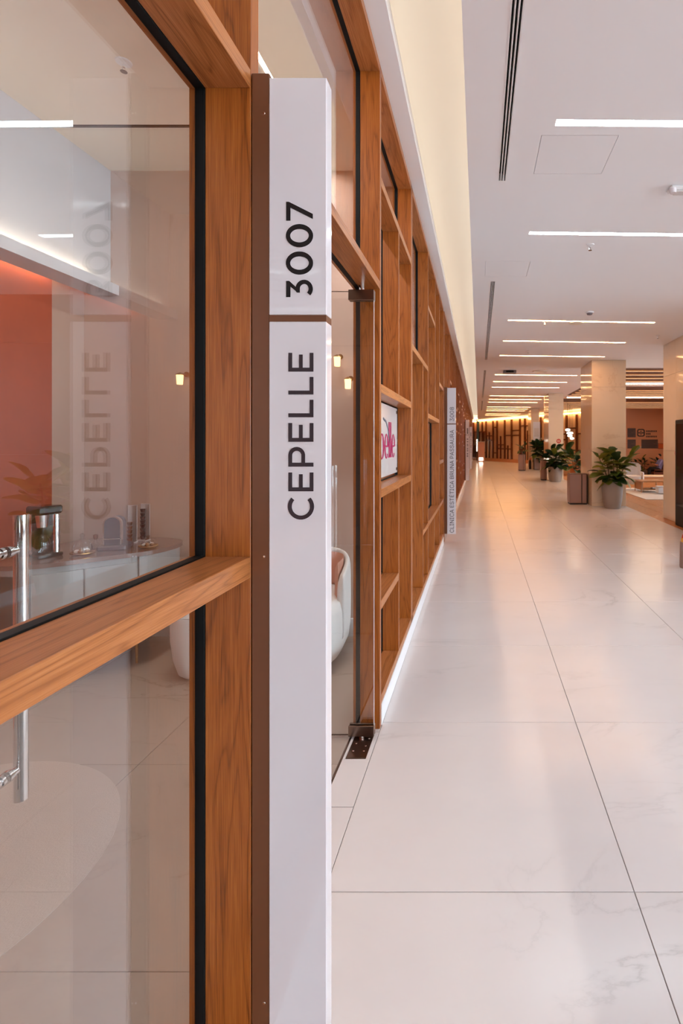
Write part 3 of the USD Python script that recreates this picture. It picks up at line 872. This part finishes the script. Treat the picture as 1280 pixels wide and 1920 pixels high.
obj('lid', lathe([[0, .345], [.05, .345], [.04, .385], [0, .40]], 24), 'red', t)

# lobby behind and to the right of the view: only seen in reflections; its glazed front lets the daylight in
rw = thing('wall_far', 'plaster end wall of the lobby behind the view', 'wall', kind='structure')
obj('plaster', bx(-.66, 2.6, -7.1, -7.0, 0, CEIL), 'plaster_beige', rw)
obj('plaster', bx(4.2, 8.3, -7.1, -7.0, 0, CEIL), 'plaster_beige', rw)
for i in range(3):
    obj('mullion', bx(2.6 + i * .8 - .02, 2.6 + i * .8 + .02, -7.06, -7.0, 0, CEIL), 'black_matt', rw)
gw = thing('window_2', 'glazed lobby front with slim dark mullions to the right of the view', 'window', kind='structure')
for i in range(10):
    obj('mullion', bx(8.2, 8.3, -7 + i * 1.5 - .03, -7 + i * 1.5 + .03, 0, CEIL), 'black_matt', gw)
obj('sill', bx(8.2, 8.3, -7, 6.5, 0, .06), 'black_matt', gw)

lw_ = thing('wall_lounge', 'plaster side wall of the lounge with one tall window', 'wall', kind='structure')
obj('plaster', bx(12, 12.1, 6.5, 11.8, 0, 3.72), 'lounge_wall', lw_)
obj('plaster', bx(12, 12.1, 17.5, 28.7, -.5, 3.72), 'lounge_wall', lw_)
obj('panelling', bx(6.0, 12, 6.4, 6.5, 0, CEIL), 'wood_dark', lw_)
for i in range(5):
    obj('mullion', bx(12, 12.08, 11.8 + i * 1.425 - .025, 11.8 + i * 1.425 + .025, 0, 3.4), 'black_matt', lw_)

# sticker signs on the columns
for (x, Y, lab) in ((px(1047, 827, 19.5)[0], 19.5, 'round red and white sticker on the second beige column'), (px(1003, 826, 28.3)[0], 28.3, 'red sticker on the far column poster')):
    s = thing('round_sticker', lab, 'sticker', (x, Y - (.001 if Y < 20 else .012), px(0, 827, Y)[2]))
    obj('disc', xform(lathe([[.05, 0], [.085, 0], [.085, .002], [.05, .002]], 28), rx=90), 'red', s)
    obj('mark', bx(-.014, .014, -.003, 0, -.045, .045), 'red', s)
pa, pb = px(999, 791, 28.28), px(1012, 834, 28.28)
s = thing('poster', 'white poster hanging on the third far column', 'poster')
obj('sheet', bx(pa[0], pb[0], 28.285, 28.298, pb[2], pa[2], .002), 'poster_white', s)
obj('print_block', bx(pa[0] + .06, pb[0] - .06, 28.283, 28.2855, pb[2] + .45, pa[2] - .35), 'plaster_grey', s)

# ---------------------------------------------------------------- plants
def leaf_mesh(L, W, droop, fiddle=.3, nu=9, nv=4):
    P = np.zeros((nu, 2 * nv - 1, 3))
    for i in range(nu):
        t = i / (nu - 1)
        w = W * (math.sin(math.pi * min(1, t ** .8 * .97 + .02)) ** .5) * (.6 + .4 * t) * (1 - fiddle * math.exp(-((t - .42) / .12) ** 2) * .5)
        x = L * t; z = -droop * L * t * t
        for j in range(2 * nv - 1):
            s = (j - (nv - 1)) / (nv - 1)
            P[i, j] = (x, s * w, z + abs(s) * w * .28 + .012 * math.sin(9 * t + 3 * s) * L)
    return grid_mesh(P)


def plant(name, label, loc, pot, leaves, H_, spread, L, seed, stems=4, group=None, round_=False, potsize=(.23, .59), back=9.0, wide=1.0):
    q = random.Random(seed)
    t = thing(name, label, 'potted plant', loc, group=group)
    r_, h_ = potsize
    kind = pot
    if kind == 'square_brown':
        obj('pot', cat_([bx(-r_, r_, -r_, -r_ + .02, 0, h_), bx(-r_, r_, r_ - .02, r_, 0, h_), bx(-r_, -r_ + .02, -r_, r_, 0, h_), bx(r_ - .02, r_, -r_, r_, 0, h_), bx(-r_, r_, -r_, r_, 0, .03)]), 'pot_brown', t)
        obj('soil', bx(-r_ + .02, r_ - .02, -r_ + .02, r_ - .02, h_ - .08, h_ - .04), 'soil', t)
    else:
        obj('pot', lathe([[0, 0], [r_ * .74, 0], [r_ * .78, .01], [r_ * .93, h_ * .35], [r_, h_ * .7], [r_ * .985, h_ - .012], [r_ * .97, h_], [r_ * .90, h_], [r_ * .88, h_ - .07], [0, h_ - .07]], 40), kind, t)
        obj('soil', lathe([[0, h_ - .06], [r_ * .87, h_ - .06], [r_ * .87, h_ - .069], [0, h_ - .069]], 24), 'soil', t)
    tips = []
    for s_ in range(stems):
        a = s_ * 2 * math.pi / stems + q.uniform(-.3, .3)
        b = (r_ * .3 * math.cos(a), r_ * .3 * math.sin(a), h_ - .08)
        rr_ = spread * q.uniform(.2, .42)
        e = (rr_ * math.cos(a), rr_ * math.sin(a), h_ + (H_ - h_) * q.uniform(.55, .88))
        mid = tuple((b[i] + e[i]) / 2 + (.02, -.01, .02)[i] for i in range(3))
        obj('stem', cat_([cone(b, mid, .013, .010, 8), cone(mid, e, .010, .006, 8)]), 'bark', t)
        tips.append((np.array(b), np.array(mid), np.array(e)))
    for i in range(leaves):
        b, mid, e = tips[i % stems]
        f = (i // stems + .5) / (leaves / stems)
        f = .12 + .88 * f
        base = (b + (mid - b) * f * 2) if f < .5 else (mid + (e - mid) * (f - .5) * 2)
        az = math.degrees(2.4 * i + q.uniform(-.4, .4))
        if back < 1 and math.sin(math.radians(az)) > .3 and q.random() < .75: az = -az
        el = -18 + 62 * f + q.uniform(-14, 14)
        LL = L * q.uniform(.75, 1.12)
        mlf = leaf_mesh(LL, LL * q.uniform(.30, .40) * wide, q.uniform(.15, .5) * (1.25 - f), 0 if round_ else .5)
        mlf = xform(xform(mlf, rx=q.uniform(-25, 25)), ry=-el)
        mlf.apply_translation((.05, 0, 0))
        mlf = xform(mlf, tuple(base), rz=az)
        mlf.vertices[:, 1] = np.where(mlf.vertices[:, 1] > back * .6, back * .6 + (back * .4) * np.tanh((mlf.vertices[:, 1] - back * .6) / (back * .4)), mlf.vertices[:, 1])
        obj('leaf', mlf, f'leaf_{q.choice([0, 0, 1, 1, 1, 2, 3, 3] if not round_ else [0, 1, 2, 2, 4, 4])}', t, smooth=True)
    return t


p = px(1145.5, 951, 11.42)
plant('potted_fig', 'fiddle-leaf fig in a tall grey pot before the big beige column', (p[0], 11.33, 0), 'pot_grey', 64, 1.36, 1.0, .36, 21, 5, back=.31, wide=1.1)
p = px(1041, 900, 18.95)
plant('potted_plant', 'bushy dark plant in a rounded grey pot at the second column', (p[0], 19.0, 0), 'pot_grey', 80, 1.30, 1.15, .42, 5, 6, round_=True, potsize=(.27, .56), back=.48)
p = px(1008, 880, 27.8)
plant('potted_plant', 'dark plant in a brown square pot by the third column', (p[0] + .06, 27.6, 0), 'square_brown', 80, 1.65, 1.3, .5, 9, 6, round_=True, potsize=(.32, .72), back=.6)
plant('potted_plant', 'broad-leaf plant in a tall orange pot beyond the mauve bin', (px(1079, 860, 15.6)[0], 15.6, 0), 'pot_orange', 34, 1.28, .7, .32, 13, 4, round_=True, potsize=(.18, .66))
plant('potted_fig', 'leafy fig in a grey pot seen only as a reflection in the near window', (2.83, 4.96, 0), 'pot_grey', 38, 1.35, .95, .34, 4, 4)
plant('potted_plant', 'small dark plant on top of the far bin against the slatted wall', (px(980, 850, 26.5)[0], 26.6, .84), 'pot_brown', 16, .62, .5, .30, 3, 3, round_=True, potsize=(.12, .16))


def litter_bin(x, y_, label, w=.42, d=.34, h=.72):
    t = thing('litter_bin', label, 'bin', (x, y_, 0))
    obj('plinth', bx(.012, w - .012, .012, d - .012, 0, .035), 'black_matt', t)
    obj('body', bx(0, w * .66, 0, d, .035, h - .012, .004), 'bin_mauve', t)
    obj('stripe', bx(w * .662, w * .70, .006, d - .006, .035, h - .016), 'black_matt', t)
    obj('body', bx(w * .702, w * .94, 0, d, .035, h - .012, .004), 'bin_mauve', t)
    obj('side_panel', bx(w * .942, w, .006, d - .006, .035, h - .016, .003), 'black_matt', t)
    obj('lid', bx(.002, w - .002, .002, d - .002, h - .011, h, .003), 'sign_brown', t)


litter_bin(2.13, 11.95, 'mauve metal litter bin with black stripe beside the big column')
litter_bin(2.40, 19.62, 'slim mauve litter bin behind the second potted plant', .22, .3, .8)
litter_bin(px(972, 880, 26.4)[0], 26.4, 'mauve litter bin with black stripe by the far slatted wall', .36, .34, .84)
t = thing('fire_extinguisher', 'dark slim extinguisher stand between the third column and its pot', 'extinguisher', (px(993.5, 880, 27.9)[0], 27.95, 0))
obj('cylinder', lathe([[0, 0], [.07, 0], [.07, .42], [.03, .5], [.02, .54], [0, .54]], 18), 'black_matt', t)
obj('handle', bx(-.02, .06, -.015, .015, .54, .6, .006), 'red', t)

# ---------------------------------------------------------------- far slatted wall
A, B = np.array([-.80, 43.6]), np.array([6.9, 28.75])
fw = thing('wall_end', 'curving far wall of dark timber slats over pale panels', 'wall', kind='structure')
d = (B - A); LEN = np.linalg.norm(d); d /= LEN; nrm = np.array([-d[1], d[0]])
if nrm[1] > 0: nrm = -nrm
ang = math.degrees(math.atan2(d[1], d[0]))


def along(s0, s1, o0, o1, z0, z1):
    m = bx(s0, s1, -o1, -o0, z0, z1)
    return xform(m, (A[0], A[1], 0), rz=ang)


obj('backing', along(0, LEN, -.12, -.02, -.52, 3.40), 'panel_cream', fw)
obj('plinth', along(0, LEN, -.02, .06, 0, .24), 'slat_orange', fw)
q = random.Random(31)
s = .15; kk = 0
while s < LEN - .1:
    st = q.choice([.55, .7, .9, 1.05])
    obj('slat', along(s, s + .10, -.02, .10, .24, 3.15), 'wood_dark', fw, smooth=False)
    for z in sorted(q.sample([.62, .95, 1.25, 1.6, 1.95, 2.3, 2.6], 2)):
        obj('cross_slat', along(s + .1, s + st, -.02, .06, z, z + .07), 'wood_dark', fw, smooth=False)
    if q.random() < .4:
        obj('half_slat', along(s + st * .5, s + st * .5 + .08, -.02, .08, .24, q.choice([1.25, 1.95, 2.3])), 'wood_dark', fw, smooth=False)
    s += st + .1
fc = thing('cove_light', 'glowing warm light line along the top of the far slatted wall', 'cove light')
obj('strip', along(.05, LEN - .05, .06, .10, 3.22, 3.25), 'lamp_far', fc)
for q_, (u0, u1, v0, v1, Y, mt, nm, lab) in enumerate((
        (894, 905, 788, 831, 42.0, 'green_screen', 'wall_screen', 'dark green glazed panel on the far wall'),
        (931, 935, 811, 864, 40.0, 'panel_cream', 'blade_sign', 'slim pale upright sign at the middle of the far slatted wall'),
        (896, 908, 829, 867, 38.5, 'fabric_peach', 'reception_desk', 'pinkish kiosk counter before the far slatted wall'))):
    a, b = px(u0, v0, Y), px(u1, v1, Y)
    z0 = max(b[2], 0)
    t = thing(nm, lab, {'wall_screen': 'panel', 'blade_sign': 'sign', 'reception_desk': 'kiosk'}[nm])
    obj('face', bx(a[0], b[0], Y, Y + (.05 if q_ < 2 else .5), z0, a[2], .01), mt, t)
    if q_ == 0:
        obj('frame', cat_([bx(a[0] - .05, a[0], Y, Y + .06, 0, a[2] + .05), bx(b[0], b[0] + .05, Y, Y + .06, 0, a[2] + .05)]), 'wood_dark', t)
    if q_ == 1:
        obj('edge', bx(a[0] - .03, a[0], Y, Y + .05, 0, a[2], .005), 'wood_dark', t)
    if q_ == 2:
        obj('lit_panel', bx(a[0] + .08, b[0] - .12, Y - .02, Y - .001, .10, .32), 'lamp_small', t)
        obj('top', bx(a[0] - .03, b[0] + .03, Y - .03, Y + .53, a[2] + .001, a[2] + .04), 'plaster_warm', t)
p0, p1 = px(893, 824, 41), px(895, 846, 41)
t = thing('light_tube', 'short glowing vertical light tube near the far kiosk', 'light')
obj('tube', tube((p0[0] + .04, 41, p1[2]), (p0[0] + .04, 41, p0[2]), .03), 'lamp_small', t)
obj('bracket', tube((p0[0] + .04, 41, 0), (p0[0] + .04, 41, p1[2]), .015), 'wood_dark', t)

# ---------------------------------------------------------------- lounge on the right
lc = thing('ceiling', 'white upper ceiling above the lounge slats', 'ceiling', kind='structure')
obj('plaster', bx(3.5, 13, 12.9, 31, 3.72, 3.76), 'plaster', lc)
obj('upstand', bx(3.5, 12, 12.85, 12.9, CEIL + .05, 3.72), 'plaster', lc)
obj('upstand', bx(3.45, 3.5, 12.9, 34, CEIL + .05, 3.72), 'plaster', lc)
sc = thing('slat_ceiling', 'row of warm timber ceiling slats hung over the lounge', 'slat ceiling', kind='structure')
for Y in (13.2, 13.95, 14.7, 15.5, 18.3, 19.0, 19.7, 20.4, 23.6, 24.5, 25.4, 26.3, 27.2):
    obj('slat', bx(3.6, 12, Y, Y + .10, 3.305, 3.335, .003), 'slat_orange', sc, smooth=False)
    obj('light_strip', bx(3.62, 11.98, Y + .02, Y + .06, 3.300, 3.3045), 'lamp_slat', sc, smooth=False)
for (a, b) in ((12.92, 16.2), (17.9, 21.1), (22.9, 28.5)):
    obj('backing_board', bx(3.55, 12, a, b, 3.41, 3.44), 'lounge_soffit', sc)
for q, (Y, lab) in enumerate(((16.85, 'nearer linear light between the lounge ceiling slats'), (21.9, 'farther linear light between the lounge ceiling slats'))):
    t = thing('ceiling_light', lab, 'ceiling light')
    obj('diffuser', bx(3.8, 11.5, Y - .06, Y + .06, 3.385, 3.395), 'lamp_lounge', t)
    obj('housing', bx(3.75, 11.55, Y - .13, Y + .13, 3.395, 3.44), 'white_paint', t)
lb = thing('wall_back', 'brown-pink lounge wall behind the directory signs', 'wall', kind='structure')
obj('plaster', bx(6.9, 13, 28.6, 28.75, -.5, 3.72), 'lounge_wall', lb)
LY = 28.58


def board(u0, u1, v0, v1):
    a, b = px(u0, v0, LY), px(u1, v1, LY)
    return a[0], b[0], b[2], a[2]


for (u0, u1, v0, v1, lab) in ((1176, 1191.5, 803, 820, 'upper left brown directory board on the lounge wall'), (1176, 1191.5, 824, 841, 'lower left brown directory board on the lounge wall'),
                              (1202, 1233, 824, 841, 'wide brown directory board below the round logo sign')):
    x0, x1, z0, z1 = board(u0, u1, v0, v1)
    t = thing('directory_board', lab, 'sign')
    obj('board', bx(x0, x1, LY, LY + .02, z0, z1, .003), 'sign_brown', t)
    for i in range(5):
        z = z1 - (i + .8) * (z1 - z0) / 5.6
        obj('line', bx(x0 + .05, x1 - .05 - .1 * (i % 3), LY - .004, LY, z, z + .03), 'sign_dark', t)
x0, x1, z0, z1 = board(1194, 1208.5, 804, 819)
t = thing('logo_sign', 'dark rounded logo and lettering sign on the lounge wall', 'sign')
cx, cz, rr0 = (x0 + x1) / 2, (z0 + z1) / 2, (x1 - x0) / 2
lgp = sg.box(-rr0 * .45, -rr0 * .45, rr0 * .45, rr0 * .45).buffer(rr0 * .55).difference(sg.box(-rr0 * .4, -rr0 * .4, rr0 * .4, rr0 * .4).buffer(rr0 * .3))
crs = so.unary_union([sg.box(-rr0 * .12, -rr0 * .5, rr0 * .12, rr0 * .5), sg.Point(-rr0 * .45, 0).buffer(rr0 * .2), sg.Point(rr0 * .45, 0).buffer(rr0 * .2)])
for nm, g in (('ring', lgp), ('cross', crs)):
    obj(nm, xform(upright(g, .02, LY), (cx, 0, cz)), 'sign_dark', t)
x0, x1, z0, z1 = board(1211, 1234, 805, 819)
for i, w in enumerate((1.0, .5, .95)):
    obj('lettering', cat_([bx(x0 + k * .09, x0 + k * .09 + .06, LY, LY + .015, z1 - (i + 1) * .15, z1 - (i + 1) * .15 + .09) for k in range(int((x1 - x0) * w / .09))]), 'sign_dark', t)
x0, x1, z0, z1 = board(1234, 1245, 832, 841)
t = thing('orange_notice', 'small orange notice at the right of the lounge wall', 'notice')
obj('sheet', bx(x0, x1, LY, LY + .015, z0, z1, .003), 'orange_paint', t)
obj('frame', bx(x0 - .02, x1 + .02, LY + .012, LY + .019, z0 - .02, z1 + .02), 'wood_dark', t)
for i, (u, Y, w) in enumerate(((1182, 27.6, .7), (1205, 28.1, .4), (1229, 27.9, .5))):
    plant('planter', ['dark bushy planter behind the white armchair', 'small pale green planter at the middle of the lounge wall', 'dark green planter behind the seated person'][i],
          (px(u, 0, Y)[0], Y, -.5), 'square_brown', 22, 1.25, w, .30, 40 + i, 4, round_=True, potsize=(.16, .45))

# armchair, coffee table, rugs
t = thing('rug', 'white lounge rug under the coffee table', 'rug')
obj('pile', bx(4.25, 7.5, 12.95, 16.2, 0, .012, .004), 'rug_white', t)
ac = thing('armchair', 'white high-back armchair beside the lounge coffee table', 'armchair', (px(1188, 0, 15.6)[0] - .05, 15.7, .0125), -8)
sr = rr(.31, .30, 40)
obj('seat', loft([np.column_stack([sr * s_, np.full(40, z)]) for s_, z in ((.8, .17), (1, .2), (1.02, .36), (.98, .42), (.6, .44))]), 'fabric_white', ac, smooth=60)
bk = []
for z, w_, y_ in ((.2, .26, .24), (.45, .27, .27), (.62, .31, .31), (.74, .30, .34), (.80, .25, .36), (.815, .16, .36)):
    t_ = np.linspace(0, 2 * math.pi, 28, endpoint=False)
    bk.append([(w_ * np.sign(math.cos(a)) * abs(math.cos(a)) ** .7, y_ - .16 * (math.cos(a) ** 2) + .045 * math.sin(a), z) for a in t_])
obj('backrest', loft(bk), 'poster_white', ac, smooth=60)
for sx in (-1, 1):
    obj('armrest', bx(sx * .27, sx * .335, -.26, .2, .22, .55, .025), 'fabric_white', ac, smooth=60)
    for sy in (-1, 1):
        obj('leg', cone((sx * .25, sy * .24, 0), (sx * .22, sy * .2, .2), .012, .018), 'black_matt', ac)
ta, tb = px(1195, 902, 14.9), px(1242, 902, 14.9)
tb_ = thing('coffee_table', 'low timber coffee table on the white lounge rug', 'coffee table', ((ta[0] + tb[0]) / 2, 15.0, .012))
hw = (tb[0] - ta[0]) / 2
obj('top', bx(-hw, hw, -.35, .35, .30, .335, .006), 'table_wood', tb_)
obj('shelf', bx(-hw + .06, hw - .06, -.30, .30, .07, .095, .004), 'table_wood', tb_)
obj('side_box', bx(-hw + .06, -hw + .09, -.30, .30, .095, .30), 'table_wood', tb_)
for sx in (-1, 1):
    for sy in (-1, 1):
        obj('leg', cone((sx * (hw - .05), sy * .31, 0), (sx * (hw - .05), sy * .30, .30), .012, .02), 'table_wood', tb_)
t = thing('book', 'white book lying on the lower shelf of the coffee table', 'book', ((ta[0] + tb[0]) / 2 + .2, 14.95, .1085))
obj('cover', bx(-.14, .14, -.1, .1, 0, .03, .002), 'poster_white', t)
obj('pages', bx(-.135, .137, -.103, .097, .004, .026), 'fabric_white', t)
t = thing('side_table', 'white cube side table at the right end of the coffee table', 'side table', (px(1238, 0, 14.4)[0], 14.35, .012))
obj('body', bx(-.12, .12, -.12, .12, .02, .2, .01), 'poster_white', t)
obj('top', bx(-.13, .13, -.13, .13, .2, .22, .006), 'poster_white', t)
t = thing('bench', 'long pale bench at the edge of the upper lounge floor', 'bench', (px(1220, 0, 21)[0], 20.9, .001))
obj('seat', bx(-1.6, 1.8, -.2, .25, .05, .12, .01), 'panel_cream', t)
obj('base', bx(-1.5, 1.7, -.12, .18, 0, .05), 'slat_orange', t)

# seated person, seen in profile, on a brown chair in the lower lounge
PX, PY, PZ = px(1231, 0, 26.8)[0], 26.8, -.5
ch = thing('lounge_chair', 'brown leather chair under the seated person', 'armchair', (PX + .05, PY, PZ))
obj('seat', bx(-.32, .30, -.30, .30, .26, .42, .04), 'leather_brown', ch, smooth=60)
obj('backrest', xform(bx(-.06, .06, -.30, .30, 0, .55, .04), (.30, 0, .36), ry=14), 'leather_brown', ch, smooth=60)
for sy in (-1, 1):
    obj('armrest', bx(-.28, .30, sy * .30, sy * .36, .50, .56, .015), 'leather_brown', ch)
    for sx in (-1, 1):
        obj('leg', cone((sx * .28, sy * .27, 0), (sx * .26, sy * .27, .5 if sx else .26), .014, .02), 'wood_dark', ch)
pe = thing('person', 'person in lavender shirt and dark trousers sitting sideways with a phone', 'person', (PX, PY, PZ + .02))
J = {'hip': ((.08, 0, .50), .135), 'waist': ((.14, 0, .68), .13), 'chest': ((.20, 0, .92), .145), 'neck': ((.17, 0, 1.08), .055), 'head0': ((.13, 0, 1.20), .085), 'head1': ((.10, 0, 1.25), .085),
     'nose': ((.025, 0, 1.215), .014), 'chin': ((.06, 0, 1.15), .035)}
for sy, sd in ((-1, 'r'), (1, 'l')):
    J.update({'sh' + sd: ((.19, sy * .19, .99), .06), 'el' + sd: ((.03, sy * .24, .74), .045), 'wr' + sd: ((-.18, sy * .10, .80), .032), 'ha' + sd: ((-.25, sy * .06, .83), .035),
              'th' + sd: ((.06, sy * .09, .50), .10), 'kn' + sd: ((-.38, sy * .11, .60 if sy < 0 else .52), .068), 'an' + sd: ((-.47 + (.05 if sy > 0 else 0), sy * .10, .10), .04), 'to' + sd: ((-.62, sy * .11, .03), .03)})
obj('body', blob(J, [('neck', 'head0'), ('head0', 'head1'), ('head1', 'nose'), ('head0', 'chin'), ('chest', 'neck'), ('elr', 'wrr'), ('wrr', 'har'), ('ell', 'wrl'), ('wrl', 'hal'), ('chest', 'waist'), ('waist', 'hip'),
                     ('thr', 'knr'), ('knr', 'anr'), ('thl', 'knl'), ('knl', 'anl')]), 'skin', pe, smooth=True)
g = lambda k, e: (J[k][0], J[k][1] + e)
C = {k: g(k, .014) for k in J}
obj('shirt', blob(C, [('chest', 'waist'), ('waist', 'hip'), ('chest', 'shr'), ('chest', 'shl'), ('shr', 'elr'), ('shl', 'ell')]), 'shirt_lavender', pe, smooth=True)
obj('trousers', blob(C, [('hip', 'thr'), ('hip', 'thl'), ('thr', 'knr'), ('knr', 'anr'), ('thl', 'knl'), ('knl', 'anl')]), 'trousers_dark', pe, smooth=True)
obj('shoe', blob(C, [('anr', 'tor')]), 'black_matt', pe, smooth=True)
obj('shoe', blob(C, [('anl', 'tol')]), 'black_matt', pe, smooth=True)
hr = trimesh.creation.icosphere(3, .098); hr.apply_scale((1.0, .92, .92)); hr.apply_translation((.135, 0, 1.262))
obj('hair', hr, 'hair_dark', pe, smooth=True)
t = thing('phone', 'dark phone held by the seated person', 'phone', (PX - .30, PY, PZ + .90))
obj('case', xform(bx(-.005, .005, -.035, .035, -.07, .07, .003), ry=-30), 'black_matt', t)
obj('screen', xform(bx(.0052, .006, -.031, .031, -.062, .062), ry=-30), 'black_gloss', t)

# pendant lights glimpsed between the columns
for i, (u, v_, Y, w_) in enumerate(((1064, 806, 24.0, .7), (1068, 812, 25.2, 1.0), (1068, 817, 26.4, .8), (1072, 822, 27.6, .7))):
    p = px(u, v_, Y)
    t = thing('pendant_lamp', f'{["uppermost", "second from top", "third from top", "lowest"][i]} white pendant lamp glowing between the two beige columns', 'pendant lamp', tuple(p), group='pendant lamps between the columns')
    obj('shade', lathe([[0, -.06], [.15 * w_, -.035], [.15 * w_, .035], [0, .06]], 20), 'lamp_small', t)
    obj('rod', tube((0, 0, .06), (0, 0, (3.41 if i != 3 else 3.41) - p[2]), .008, 8), 'black_matt', t)
